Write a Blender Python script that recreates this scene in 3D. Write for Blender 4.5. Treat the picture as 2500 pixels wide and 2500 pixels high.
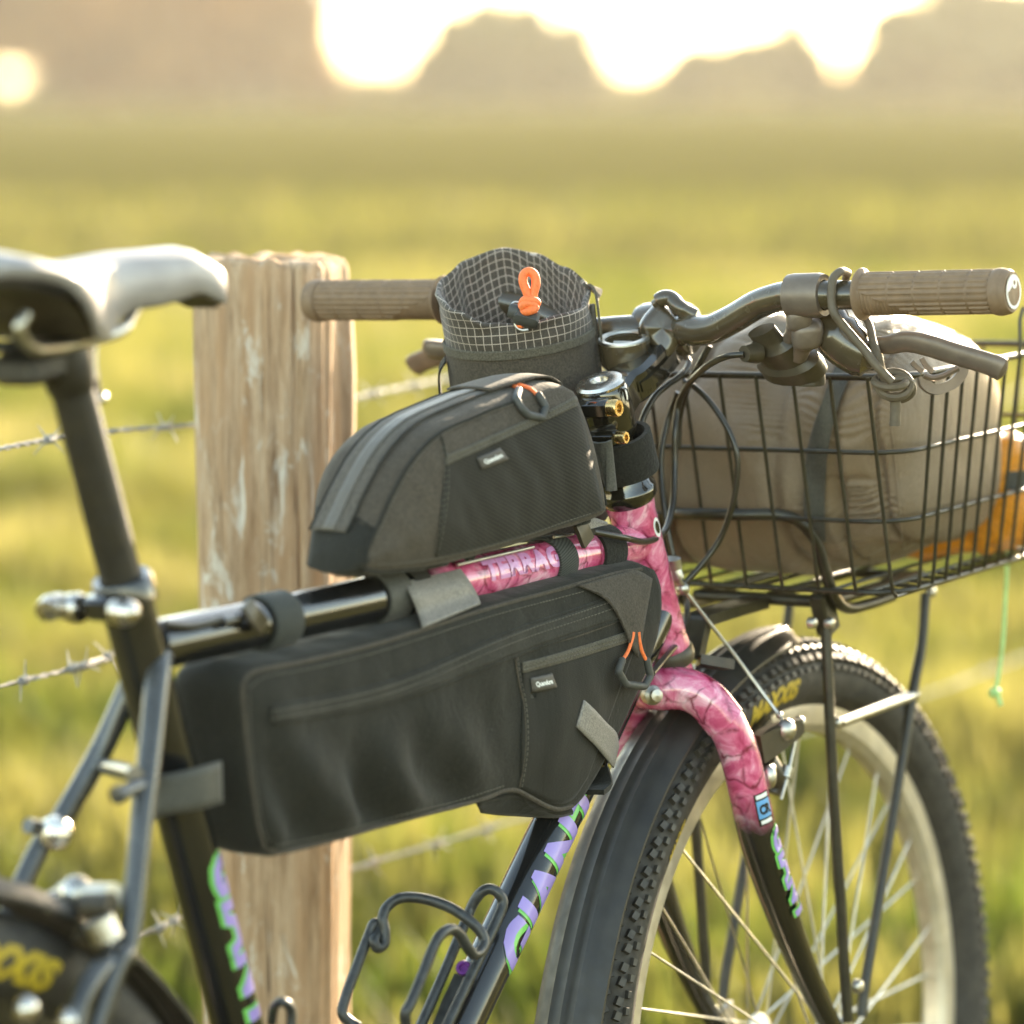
import bpy, bmesh, math, random
from mathutils import Vector as V, Matrix, noise
from mathutils.bvhtree import BVHTree
random.seed(7)
R = math.radians
for o in list(bpy.data.objects): bpy.data.objects.remove(o)
SC = bpy.context.scene
COL = SC.collection

# ---------------------------------------------------------------- camera
# Bicycle frame: X forward, Y to the bicycle's left, Z up, metres; the world shares its origin at the camera.
CAM = V((-1.84085, -1.57378, 1.15972)); FPX = 8656.6; YAW, PITCH, ROLL = R(36.7465), R(-6.7711), R(-2.0649)
def cam_axes(roll):
    fw = V((math.cos(YAW)*math.cos(PITCH), math.sin(YAW)*math.cos(PITCH), math.sin(PITCH)))
    rt = V((math.sin(YAW), -math.cos(YAW), 0)); up = rt.cross(fw)
    return fw, rt*math.cos(roll)+up*math.sin(roll), up*math.cos(roll)-rt*math.sin(roll)
FW, RT, UP = cam_axes(ROLL)          # as seen from the leaning bicycle
FW0, RT0, UP0 = cam_axes(0.0)        # as seen from the level world
def basis(f, r, u): return Matrix((r, u, -f)).transposed()
LEAN = (basis(FW0, RT0, UP0) @ basis(FW, RT, UP).transposed()).to_4x4()   # the bicycle leans on the post
LEAN = Matrix.Translation(CAM) @ LEAN @ Matrix.Translation(-CAM)
cd = bpy.data.cameras.new('camera'); cam = bpy.data.objects.new('camera', cd); COL.objects.link(cam)
cam.matrix_world = Matrix.Translation(CAM) @ basis(FW0, RT0, UP0).to_4x4()
cd.sensor_width = 36; cd.lens = 36*FPX/2500; cd.clip_start = .05; cd.clip_end = 5000
cd.dof.use_dof = True; cd.dof.focus_distance = 2.70; cd.dof.aperture_fstop = cd.lens/1000/.040
SC.camera = cam

# ---------------------------------------------------------------- light
SUN_AZ = YAW - R(24); SUN_EL = R(15)
sd = V((math.cos(SUN_AZ)*math.cos(SUN_EL), math.sin(SUN_AZ)*math.cos(SUN_EL), math.sin(SUN_EL)))
w = bpy.data.worlds.new('World'); SC.world = w; w.use_nodes = True
nt = w.node_tree; nt.nodes.clear()
sky = nt.nodes.new('ShaderNodeTexSky'); sky.sky_type = 'NISHITA'; sky.sun_disc = False
sky.sun_elevation = SUN_EL; sky.sun_rotation = math.pi/2 - SUN_AZ
sky.air_density = .8; sky.dust_density = .3; sky.ozone_density = .3
bg = nt.nodes.new('ShaderNodeBackground'); bg.inputs[1].default_value = .15
wo = nt.nodes.new('ShaderNodeOutputWorld')
tint = nt.nodes.new('ShaderNodeMix'); tint.data_type = 'RGBA'; tint.blend_type = 'MULTIPLY'; tint.inputs[0].default_value = 1
tint.inputs[7].default_value = (1.0, .87, .66, 1)          # dusty evening air
nt.links.new(sky.outputs[0], tint.inputs[6]); nt.links.new(tint.outputs[2], bg.inputs[0]); nt.links.new(bg.outputs[0], wo.inputs[0])
sl = bpy.data.lights.new('sun', 'SUN'); sl.energy = 3.9; sl.angle = R(.6); sl.color = (1.0, .82, .58)
so = bpy.data.objects.new('sun', sl); COL.objects.link(so); so.location = CAM + sd*60
so.rotation_euler = sd.to_track_quat('Z', 'Y').to_euler()
SC.view_settings.view_transform = 'Standard'; SC.view_settings.look = 'None'
SC.view_settings.exposure = 2.82; SC.view_settings.gamma = 1; SC.view_settings.use_curve_mapping = False
SC.render.engine = 'CYCLES'; SC.cycles.use_denoising = True
SC.cycles.max_bounces = 8; SC.cycles.transparent_max_bounces = 8; SC.cycles.volume_bounces = 0
SC.cycles.sample_clamp_indirect = 8

# ---------------------------------------------------------------- photograph measurements -> points
def vv(x, y): return (x*2500/1932, y*2500/1932)
def zm(x0, y0, s): return lambda x, y: (x0+x/s, y0+y/s)
R3 = zm(700, 560, 1.932); R4 = zm(1500, 600, 1.932); B1 = zm(1500, 1400, 1.756); B2 = zm(700, 1300, 1.932)
B3 = zm(700, 1900, 1.932); L1 = zm(0, 500, 2.147); L2 = zm(0, 1300, 1.61); C2 = zm(1050, 600, 4.293)
ST = zm(1400, 880, 4.83); BR = zm(1780, 640, 4.83); SA = zm(1450, 750, 6.44); L5 = zm(0, 2050, 4.293)
K2 = zm(1550, 1350, 6.44); K3 = zm(1700, 1600, 5.52); BK = zm(2200, 760, 5.683); H8 = zm(1350, 1240, 9.2)
def ray(q): return (FW + RT*((q[0]-1250)/FPX) - UP*((q[1]-1250)/FPX))
def to_px(P):
    d = P-CAM; z = d.dot(FW); return (1250+FPX*d.dot(RT)/z, 1250-FPX*d.dot(UP)/z)
def inside(q, poly):
    c = False
    for (x1, y1), (x2, y2) in zip(poly, poly[1:]+poly[:1]):
        if (y1 > q[1]) != (y2 > q[1]) and q[0] < (x2-x1)*(q[1]-y1)/(y2-y1)+x1: c = not c
    return c
def ray0(q): return (FW0 + RT0*((q[0]-1250)/FPX) - UP0*((q[1]-1250)/FPX))
def at(q, d): return CAM + ray(q)*d
def atw(q, d): return CAM + ray0(q)*d
def on_plane(q, P, N): r = ray(q); return CAM + r*((P-CAM).dot(N)/r.dot(N))
def on_y(q, y): return on_plane(q, V((0, y, 0)), V((0, 1, 0)))
def onw_z(q, z): r = ray0(q); return CAM + r*((z-CAM.z)/r.z)
# frame geometry
BB = V((0, 0, .2955)); STD = V((-.2765, 0, .961)); HA = V((-.3392, 0, .9407)); HT = V((.4209, 0, .838)); HB = V((.4647, 0, .7167))
SF = V((.9388, .0642, .3385)); SL = V((-.0604, .9979, -.0218)); AX = V((.6371, .0024, .3495))
LH = V((SL.x, SL.y, 0)).normalized(); FH = V((LH.y, -LH.x, 0)); ZZ = V((0, 0, 1))
RAX = V((-.42, 0, .345))
def on_l(q, l): return on_plane(q, HT+SL*l, SL)
def steer(l, f, a): return HT + SL*l + SF*f + HA*a
def lfa(P): d = P-HT; return V((d.dot(SL), d.dot(SF), d.dot(HA)))

# ---------------------------------------------------------------- materials
MATS = {}
def nodes(name):
    m = bpy.data.materials.new(name); m.use_nodes = True; t = m.node_tree
    MATS[name] = m
    return m, t, t.nodes['Principled BSDF']
def N(t, typ, **kw):
    n = t.nodes.new(typ)
    for k, v in kw.items():
        if k.startswith('i_'): n.inputs[k[2:]].default_value = v
        else: setattr(n, k, v)
    return n
def ramp(t, src, stops, interp='LINEAR'):
    r = t.nodes.new('ShaderNodeValToRGB'); r.color_ramp.interpolation = interp; e = r.color_ramp.elements
    while len(e) < len(stops): e.new(.5)
    for el, (p, c) in zip(e, stops): el.position = p; el.color = (*c, 1) if len(c) == 3 else c
    t.links.new(src, r.inputs[0]); return r
def mix(t, fac, a, b, blend='MIX'):
    m = t.nodes.new('ShaderNodeMix'); m.data_type = 'RGBA'; m.blend_type = blend
    for s, x in ((0, fac), (6, a), (7, b)):
        if hasattr(x, 'links'): t.links.new(x, m.inputs[s])
        elif s == 0: m.inputs[0].default_value = x
        else: m.inputs[s].default_value = (*x, 1)
    return m.outputs[2]
def bump(t, b, src, strength=.3, dist=.001, prev=None):
    n = t.nodes.new('ShaderNodeBump'); n.inputs['Strength'].default_value = strength; n.inputs['Distance'].default_value = dist
    t.links.new(src, n.inputs['Height'])
    if prev: t.links.new(prev, n.inputs['Normal'])
    t.links.new(n.outputs[0], b.inputs['Normal']); return n.outputs[0]
def coords(t, kind='Object', scale=None, rot=None):
    c = t.nodes.new('ShaderNodeTexCoord'); s = c.outputs[kind]
    if scale or rot:
        mp = t.nodes.new('ShaderNodeMapping'); t.links.new(s, mp.inputs[0])
        if scale: mp.inputs['Scale'].default_value = scale
        if rot: mp.inputs['Rotation'].default_value = rot
        s = mp.outputs[0]
    return s
def noise_t(t, co, scale, detail=3, rough=.55, dist=0):
    n = N(t, 'ShaderNodeTexNoise'); n.inputs['Scale'].default_value = scale; n.inputs['Detail'].default_value = detail
    n.inputs['Roughness'].default_value = rough; n.inputs['Distortion'].default_value = dist
    t.links.new(co, n.inputs['Vector']); return n.outputs[0]
def plain(name, col, rough=.5, metal=0, var=.25, vscale=40, coat=0, bscale=0, bstr=.2, bdist=.0006, sheen=0, spec=.5):
    m, t, b = nodes(name); co = coords(t)
    n = noise_t(t, co, vscale, 4)
    r = ramp(t, n, [(.3, [c*(1-var) for c in col]), (.7, [min(1, c*(1+var)) for c in col])])
    t.links.new(r.outputs[0], b.inputs['Base Color'])
    b.inputs['Roughness'].default_value = rough; b.inputs['Metallic'].default_value = metal
    rr = ramp(t, noise_t(t, co, vscale*2.3, 5), [(.3, [max(.03, rough*.8)]*3), (.75, [min(1, rough*1.25)]*3)])
    t.links.new(rr.outputs[0], b.inputs['Roughness'])
    b.inputs['Coat Weight'].default_value = coat; b.inputs['Coat Roughness'].default_value = .06
    b.inputs['Sheen Weight'].default_value = sheen; b.inputs['Specular IOR Level'].default_value = spec
    if bscale: bump(t, b, noise_t(t, co, bscale, 3), bstr, bdist)
    return m
def fabric(name, col, weave=560, wr=.5, wscale=26, sheen=.08, rough=.82, rib=None, wr_dist=.004, stretch=(1, 1, 1)):
    m, t, b = nodes(name); co = coords(t)
    n1 = noise_t(t, co, 55, 5, .7)
    r = ramp(t, n1, [(.25, [c*.86 for c in col]), (.75, [c*1.14 for c in col])])
    wv = noise_t(t, co, weave, 2, .7)
    c2 = mix(t, .55, r.outputs[0], ramp(t, wv, [(.36, [c*.45 for c in col]), (.64, [c*1.6 for c in col])]).outputs[0])
    lint = ramp(t, noise_t(t, co, 260, 2, .5), [(.70, (0, 0, 0)), (.76, (.6, .6, .6))])
    c2 = mix(t, lint.outputs[0], c2, [min(1, c*1.5+.035) for c in col])
    if rib:
        sc, ang = rib
        wc = coords(t, 'Object', None, (0, ang, 0))
        wn = N(t, 'ShaderNodeTexWave', wave_type='BANDS', bands_direction='Z'); wn.inputs['Scale'].default_value = sc
        wn.inputs['Distortion'].default_value = .4; wn.inputs['Detail'].default_value = 2; t.links.new(wc, wn.inputs['Vector'])
        c2 = mix(t, .85, c2, ramp(t, wn.outputs[0], [(.2, [c*.45 for c in col]), (.8, [c*1.7 for c in col])]).outputs[0])
    t.links.new(c2, b.inputs['Base Color'])
    b.inputs['Roughness'].default_value = rough; b.inputs['Sheen Weight'].default_value = sheen; b.inputs['Sheen Roughness'].default_value = .45
    b.inputs['Specular IOR Level'].default_value = .35
    cw = coords(t, 'Object', stretch)
    p = bump(t, b, noise_t(t, cw, wscale, 4, .55, .6), wr, wr_dist)
    bump(t, b, wv, .5, .0007, p)
    return m

# ---------------------------------------------------------------- mesh helpers
BASE = {}
def thing(name, label, cat, base=(0, 0, 0), group=None, world=False):
    o = bpy.data.objects.new(name, None); COL.objects.link(o); o.empty_display_size = .05
    o['label'] = label; o['category'] = cat
    if group: o['group'] = group
    b = V(base); BASE[o.name] = b
    o.matrix_world = Matrix.Translation(b) if world else LEAN @ Matrix.Translation(b)
    return o
class MB:
    def __init__(s): s.v = []; s.f = []; s.uv = {}; s.mi = []
    def add(s, vs, fs, mi=0, uv=None):
        n = len(s.v); s.v += [V(p) for p in vs]; s.f += [tuple(i+n for i in f) for f in fs]; s.mi += [mi]*len(fs)
        if uv:
            for i, q in enumerate(uv): s.uv[n+i] = q
        return s
    def tube(s, pts, r, seg=10, closed=False, caps=True, mi=0, squash=None):
        pts = [V(p) for p in pts]; n = len(pts)
        rs = r if isinstance(r, (list, tuple)) else [r]*n
        T = []
        for i in range(n):
            a = pts[(i-1) % n] if closed or i > 0 else pts[i]; b = pts[(i+1) % n] if closed or i < n-1 else pts[i]
            d = b-a; T.append(d.normalized() if d.length > 1e-9 else (T[-1] if T else V((1, 0, 0))))
        u = T[0].cross(V((0, 0, 1)))
        if u.length < .1: u = T[0].cross(V((0, 1, 0)))
        if squash: u = squash[0] - T[0]*squash[0].dot(T[0])
        u.normalize(); vs = []
        for i in range(n):
            if squash: u = squash[0] - T[i]*squash[0].dot(T[i])
            else: u = u - T[i]*u.dot(T[i])
            u.normalize(); w_ = T[i].cross(u); k = squash[1] if squash else 1
            for j in range(seg):
                a = 2*math.pi*j/seg; vs.append(pts[i] + u*(math.cos(a)*rs[i]) + w_*(math.sin(a)*rs[i]*k))
        fs = []
        for i in range(n if closed else n-1):
            for j in range(seg):
                a = i*seg+j; b = i*seg+(j+1) % seg; c = ((i+1) % n)*seg
                fs.append((a, b, c+(j+1) % seg, c+j))
        if caps and not closed:
            fs.append(tuple(range(seg-1, -1, -1))); fs.append(tuple((n-1)*seg+j for j in range(seg)))
        return s.add(vs, fs, mi)
    def lathe(s, O, A, prof, seg=24, mi=0, ref=None, ang=(0, 2*math.pi)):
        """prof: (radius, distance along A)"""
        A = V(A).normalized(); u = V(ref) if ref else A.cross(V((.3, .9, .31))); u = (u-A*u.dot(A)).normalized(); w_ = A.cross(u)
        full = abs(ang[1]-ang[0]-2*math.pi) < 1e-6; m = seg if full else seg+1; vs = []
        for r_, h in prof:
            for j in range(m):
                a = ang[0]+(ang[1]-ang[0])*j/seg; vs.append(V(O)+A*h+(u*math.cos(a)+w_*math.sin(a))*r_)
        fs = []
        for i in range(len(prof)-1):
            for j in range(seg):
                a = i*m+j; b = i*m+(j+1) % m; fs.append((a, b, b+m, a+m))
        return s.add(vs, fs, mi)
    def sweep(s, path, side, prof, closed=False, caps=True, mi=0, flip=1):
        """profile (a along side, b along the normal) carried along path; side is a vector or one per point"""
        n = len(path); m = len(prof); vs = []
        for i in range(n):
            a = path[i-1] if closed or i > 0 else path[i]; b = path[(i+1) % n] if closed or i < n-1 else path[i]
            T = (V(b)-V(a)).normalized(); sv = V(side[i] if isinstance(side, list) else side); sv = (sv-T*sv.dot(T)).normalized()
            nn = sv.cross(T)*flip; pr = prof[i] if isinstance(prof[0], list) else prof
            if isinstance(prof[0], list): m = len(prof[0])
            for (x, y) in pr: vs.append(V(path[i])+sv*x+nn*y)
        fs = []
        for i in range(n if closed else n-1):
            for j in range(m):
                a = i*m+j; b = i*m+(j+1) % m; c = ((i+1) % n)*m
                fs.append((a, b, c+(j+1) % m, c+j))
        if caps and not closed:
            fs.append(tuple(range(m-1, -1, -1))); fs.append(tuple((n-1)*m+j for j in range(m)))
        return s.add(vs, fs, mi)
    def box(s, c, ax, dims, bev=.12, mi=0, taper=1):
        ax = [V(a).normalized() for a in ax]; x, y, z = [d/2 for d in dims]; b = bev*min(x, y, z)
        vs = []; fs = []
        ring = lambda X, Y: [(X-b, -Y), (X, -Y+b), (X, Y-b), (X-b, Y), (-X+b, Y), (-X, Y-b), (-X, -Y+b), (-X+b, -Y)]
        lv = [(x-b, y-b, -z, 1), (x, y, -z+b, 1), (x, y, z-b, taper), (x-b, y-b, z, taper)]
        for X, Y, Z_, k in lv:
            for (p, q) in ring(X*k, Y*k): vs.append(V(c)+ax[0]*p+ax[1]*q+ax[2]*Z_)
        for i in range(3):
            for j in range(8): fs.append((i*8+j, i*8+(j+1) % 8, i*8+8+(j+1) % 8, i*8+8+j))
        fs += [tuple(range(7, -1, -1)), tuple(range(24, 32))]
        return s.add(vs, fs, mi)
    def ball(s, c, r, ax=None, seg=12, mi=0, e=1.0):
        ax = ax or (V((1, 0, 0)), V((0, 1, 0)), V((0, 0, 1))); rr = r if isinstance(r, (list, tuple)) else (r, r, r)
        sp = lambda t: math.copysign(abs(t)**e, t)
        vs = []; fs = []; nr = max(5, seg//2+1)
        for i in range(nr+1):
            p = -math.pi/2+math.pi*i/nr
            for j in range(seg):
                a = 2*math.pi*j/seg
                vs.append(V(c)+ax[0]*(rr[0]*sp(math.cos(p))*sp(math.cos(a)))+ax[1]*(rr[1]*sp(math.cos(p))*sp(math.sin(a)))+ax[2]*(rr[2]*sp(math.sin(p))))
        for i in range(nr):
            for j in range(seg): fs.append((i*seg+j, i*seg+(j+1) % seg, (i+1)*seg+(j+1) % seg, (i+1)*seg+j))
        return s.add(vs, fs, mi)
    def grid(s, P, nu, nv, mi=0, uv=None, closed_u=False):
        vs = [P[i][j] for i in range(nu) for j in range(nv)]; fs = []
        for i in range(nu if closed_u else nu-1):
            for j in range(nv-1):
                k = ((i+1) % nu)*nv; fs.append((i*nv+j, k+j, k+j+1, i*nv+j+1))
        return s.add(vs, fs, mi, uv)
    def build(s, name, mats, parent=None, angle=42, label=None, cat=None, group=None, kind=None, base=None, world=False, solid=0, sub=0, offset=-1):
        me = bpy.data.meshes.new(name)
        root = parent
        while root is not None and root.name not in BASE: root = root.parent
        b = BASE[root.name] if root is not None else V(base or (0, 0, 0))
        me.from_pydata([p-b for p in s.v], [], s.f)
        for m in (mats if isinstance(mats, (list, tuple)) else [mats]): me.materials.append(MATS[m] if isinstance(m, str) else m)
        if any(s.mi): me.polygons.foreach_set('material_index', s.mi)
        if s.uv:
            ul = me.uv_layers.new(name='UVMap')
            li = [0]*len(me.loops); me.loops.foreach_get('vertex_index', li)
            fl = []
            for i in li: q = s.uv.get(i, (0, 0)); fl += [q[0], q[1]]
            ul.data.foreach_set('uv', fl)
        me.validate(); bm = bmesh.new(); bm.from_mesh(me)
        if not solid: bmesh.ops.recalc_face_normals(bm, faces=bm.faces)
        bm.to_mesh(me); bm.free()
        me.shade_smooth(); me.set_sharp_from_angle(angle=R(angle)); me.update()
        o = bpy.data.objects.new(name, me); COL.objects.link(o)
        if parent is not None: o.parent = parent
        else: o.matrix_world = Matrix.Translation(b) if world else LEAN @ Matrix.Translation(b); BASE[o.name] = b
        if solid:
            md = o.modifiers.new('thickness', 'SOLIDIFY'); md.thickness = solid; md.offset = offset
        if sub: md = o.modifiers.new('smooth', 'SUBSURF'); md.levels = sub; md.render_levels = sub
        for k, x in (('label', label), ('category', cat), ('group', group), ('kind', kind)):
            if x: o[k] = x
        return o
def sm(pts, n=6, closed=False):
    """Catmull-Rom through points (any dimension as Vectors or tuples)"""
    P = [V(p) for p in pts]; m = len(P); out = []
    for i in range(m if closed else m-1):
        a = P[(i-1) % m] if closed or i > 0 else P[0]*2-P[1]; b = P[i]; c = P[(i+1) % m]; d = P[(i+2) % m] if closed or i+2 < m else P[m-1]*2-P[m-2]
        for k in range(n):
            t = k/n; out.append(.5*((2*b)+(c-a)*t+(2*a-5*b+4*c-d)*t*t+(3*b-a-3*c+d)*t**3))
    if not closed: out.append(P[-1])
    return out
def resample(P, n, closed=False):
    P = [V(p) for p in P]
    if closed: P = P+[P[0]]
    L = [0]
    for i in range(len(P)-1): L.append(L[-1]+(P[i+1]-P[i]).length)
    out = []; k = 0
    for i in range(n):
        t = L[-1]*i/(n if closed else n-1)
        while k < len(L)-2 and L[k+1] < t: k += 1
        q = (t-L[k])/max(1e-12, L[k+1]-L[k]); out.append(P[k].lerp(P[k+1], min(1, max(0, q))))
    return out
def clip01(x): return max(0., min(1., x))
def sstep(a, b, x): t = clip01((x-a)/(b-a)); return t*t*(3-2*t)
def text_mesh(s, size=1, shear=0, offset=0, space=1.0):
    cu = bpy.data.curves.new('txt', 'FONT'); cu.body = s; cu.size = size; cu.shear = shear; cu.offset = offset; cu.space_character = space; cu.resolution_u = 3
    ob = bpy.data.objects.new('txt', cu); me = bpy.data.meshes.new_from_object(ob)
    bm = bmesh.new(); bm.from_mesh(me); bpy.data.objects.remove(ob); bpy.data.curves.remove(cu); bpy.data.meshes.remove(me)
    return bm
def place_text(mb, bm, fn, cuts=None, mi=0):
    """cuts: (axis, step) slices so that the print can follow a curved surface; fn maps (x, y) to a point"""
    if cuts:
        for ax, step in cuts:
            xs = [v.co[ax] for v in bm.verts]; a, b = min(xs), max(xs); k = a+step
            while k < b:
                no = V((0, 0, 0)); no[ax] = 1; co = V((0, 0, 0)); co[ax] = k
                bmesh.ops.bisect_plane(bm, geom=bm.verts[:]+bm.edges[:]+bm.faces[:], plane_co=co, plane_no=no); k += step
    bm.verts.index_update()
    mb.add([fn(v.co.x, v.co.y) for v in bm.verts], [tuple(v.index for v in f.verts) for f in bm.faces], mi); bm.free()

# ================================================================ SETTING
GZ = min((LEAN @ V((-.42, 0, 0))).z, (LEAN @ V((.64, 0, 0))).z)      # ground level under the wheels
FH0 = V((FW0.x, FW0.y, 0)).normalized(); RH0 = V((RT0.x, RT0.y, 0)).normalized()
def away(d, lat, z=0.0): p = CAM + FH0*d + RH0*lat; return V((p.x, p.y, z))
def gh(x, y):
    d = math.hypot(x-CAM.x, y-CAM.y)
    a = sstep(3, 9, d)
    return GZ + a*(.05*noise.noise(V((x*.35, y*.35, 0)))+.10*noise.noise(V((x*.06, y*.06, 3)))) + .25*sstep(20, 90, d)*noise.noise(V((x*.012, y*.012, 7)))

m, t, b = nodes('meadow'); co = coords(t)
n1 = noise_t(t, co, .9, 6, .65); n2 = noise_t(t, co, .045, 3); n3 = noise_t(t, co, 14, 3)
ca = ramp(t, n1, [(.32, (.045, .050, .016)), (.5, (.092, .083, .031)), (.66, (.140, .116, .044))])
cb = ramp(t, n2, [(.35, (.080, .076, .028)), (.65, (.145, .122, .048))])
cc = mix(t, .5, ca.outputs[0], cb.outputs[0]); cc = mix(t, .25, cc, ramp(t, n3, [(.3, (.03, .04, .01)), (.7, (.17, .15, .04))]).outputs[0])
t.links.new(cc, b.inputs['Base Color']); b.inputs['Roughness'].default_value = 1; b.inputs['Specular IOR Level'].default_value = 0
b.inputs['Sheen Weight'].default_value = .0; b.inputs['Sheen Tint'].default_value = (.85, .78, .3, 1); b.inputs['Sheen Roughness'].default_value = .6
bump(t, b, n3, .8, .05)
g = MB(); P = []
rad = [0, 1, 2, 3, 4, 5, 6.5, 8, 10, 13, 17, 22, 30, 40, 55, 75, 100, 140, 200, 270, 400, 700, 1200, 2200]
for i in range(96):
    a = 2*math.pi*i/96; row = []
    for r_ in rad:
        x, y = CAM.x+r_*math.cos(a), CAM.y+r_*math.sin(a); row.append(V((x, y, gh(x, y))))
    P.append(row)
g.grid(P, 96, len(rad), closed_u=True)
g.build('ground', 'meadow', kind='structure', world=True, angle=180)

def leafmat(name, cols, trans=.5, rough=.6):
    m, t, b = nodes(name); co = coords(t)
    r = ramp(t, noise_t(t, co, .9 if name == 'grass_blade' else .35, 4, .7), [(.40, cols[0]), (.5, cols[1]), (.68, cols[2])])
    t.links.new(r.outputs[0], b.inputs['Base Color']); b.inputs['Roughness'].default_value = rough; b.inputs['Specular IOR Level'].default_value = .3
    tr = t.nodes.new('ShaderNodeBsdfTranslucent'); t.links.new(mix(t, 1, r.outputs[0], (1.0, 1.0, .7), 'MULTIPLY'), tr.inputs[0])
    ms = t.nodes.new('ShaderNodeMixShader'); ms.inputs[0].default_value = trans
    t.links.new(b.outputs[0], ms.inputs[1]); t.links.new(tr.outputs[0], ms.inputs[2])
    t.links.new(ms.outputs[0], t.nodes['Material Output'].inputs[0])
leafmat('grass_blade', [(.070, .098, .018), (.196, .184, .060), (.295, .258, .118)], .62)
gb = MB(); vs = []; fs = []
def blade(x, y, h, wd):
    z = gh(x, y)-.01; a = random.uniform(0, 6.283); l = random.uniform(.1, .55)*h; ca_, sa_ = math.cos(a), math.sin(a)
    bx, by = -sa_*wd, ca_*wd; n = len(vs)
    vs.extend(((x-bx, y-by, z), (x+bx, y+by, z), (x+ca_*l*.35-bx*.7, y+sa_*l*.35-by*.7, z+h*.6), (x+ca_*l*.35+bx*.7, y+sa_*l*.35+by*.7, z+h*.6), (x+ca_*l, y+sa_*l, z+h)))
    fs.extend(((n, n+1, n+3, n+2), (n+2, n+3, n+4)))
def grow(count, d0, d1, side, hs):
    for _ in range(count):
        d = math.sqrt(random.uniform(d0*d0, d1*d1)); s_ = random.uniform(-1, 1)*(d*.17+side)
        p = CAM + FH0*d + RH0*s_
        tuft = noise.noise(V((p.x*1.3, p.y*1.3, 5)))+.6*noise.noise(V((p.x*4, p.y*4, 9)))
        if tuft < -.35 and random.random() < .75: continue
        blade(p.x, p.y, random.uniform(.5, 1.25)*hs*(1+.9*max(0, tuft)), random.uniform(.0025, .006)*(1+d*.06))
grow(9000, 1.6, 4.3, .9, .10); grow(52000, 4.2, 9.5, .7, .12); grow(34000, 9.5, 22, 1.2, .13); grow(3600, 20, 40, 2, .12)
for s_ in (-1, 1):                    # the pasture goes on to both sides of the view
    for _ in range(26000):
        d = math.sqrt(random.uniform(2.5**2, 30**2)); q = s_*(d*.17+.7+random.random()**1.3*(d*.5+4)); p = CAM+FH0*d+RH0*q
        if noise.noise(V((p.x*1.3, p.y*1.3, 5))) > -.4: blade(p.x, p.y, random.uniform(.06, .17), random.uniform(.004, .008)*(1+d*.06))
gb.v = [V(p) for p in vs]; gb.f = fs; gb.mi = [0]*len(fs)
gb.build('grass', 'grass_blade', world=True, kind='stuff', label='sunlit yellow green pasture grass beyond the fence', cat='grass', solid=0, angle=180)

# ---- trees on the far edge of the pasture
plain('bark', (.09, .065, .045), .9, var=.4, vscale=2, bscale=8, bstr=.6, bdist=.03)
leafmat('autumn_leaf', [(.19, .085, .022), (.31, .15, .040), (.40, .22, .065)], .5)
leafmat('olive_leaf', [(.10, .095, .034), (.18, .16, .058), (.25, .21, .085)], .5)
leafmat('pale_leaf', [(.13, .115, .045), (.21, .18, .075), (.29, .25, .11)], .5)
leafmat('glare_hedge', [(.22, .19, .075), (.36, .31, .13), (.46, .40, .19)], .5)  # hedge paled so its colour carries the glare in front of it
def leaves(mb, c, rx, rz, n, size, rnd, shell=.55):
    for _ in range(n):
        while True:
            p = V((rnd.uniform(-1, 1), rnd.uniform(-1, 1), rnd.uniform(-1, 1)))
            if shell*rnd.random() < p.length <= 1: break
        q = c+V((p.x*rx, p.y*rx, p.z*rz)); a = V((rnd.gauss(0, 1), rnd.gauss(0, 1), rnd.gauss(0, 1))).normalized()
        u = a.orthogonal().normalized(); w_ = a.cross(u); s_ = size*rnd.uniform(.5, 1.3)
        k = len(mb.v); mb.v += [q-u*s_, q-w_*s_*.5, q+u*s_, q+w_*s_*.5]; mb.f.append((k, k+1, k+2, k+3)); mb.mi.append(0)
def tree(name, label, d, blobs, mat_, seed, group='trees along the far edge of the pasture'):
    """blobs: masses of the crown as (x, y, radius) in the 1932 px view, carried to distance d"""
    rnd = random.Random(seed); k = 1.294/FPX*d
    cx = sum(q[0]*q[2] for q in blobs)/sum(q[2] for q in blobs); topv = min(q[1]-q[2] for q in blobs)
    base = away(d, (cx-966)*k); base.z = gh(base.x, base.y)
    H = CAM.z+(172-topv)*k-base.z
    o = thing(name, label, 'tree', base, group, world=True)
    tr = MB(); r0 = max(.16, H*.022)
    tr.tube(sm([base-V((0, 0, .2)), base+V((rnd.uniform(-.2, .2), 0, H*.3)), base+V((rnd.uniform(-.4, .4), rnd.uniform(-.4, .4), H*.75))], 5), [r0*(1-.075*i) for i in range(11)], 8)
    cr = MB()
    for (x, y, r_) in blobs:
        c = away(d+rnd.uniform(-.5, .5)*r_*k, (x-966)*k, CAM.z+(172-y)*k); R_ = r_*k
        s0 = base+V((0, 0, max(.5, (c.z-base.z)*.5))); tr.tube(sm([s0, s0.lerp(c, .5)+V((0, 0, R_*.1)), c], 4), [r0*.4*(1-.09*j) for j in range(9)], 6)
        for _ in range(5):
            v_ = V((rnd.gauss(0, 1), rnd.gauss(0, 1), rnd.gauss(0, 1))).normalized(); leaves(cr, c+v_*R_*.5, R_*.55, R_*.5, 70, .0013*d, rnd)
        k0 = len(cr.v); cr.ball(c, R_*.86, None, 14)
        for q in range(k0, len(cr.v)):
            p = cr.v[q]; cr.v[q] = c+(p-c)*(1+.45*noise.noise(p*(1.2/R_)+V((seed, 0, 0)))+.2*noise.noise(p*(4/R_)))
    tr.build('trunk', 'bark', o); cr.build('crown', mat_, o, angle=180)
    return o
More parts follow.
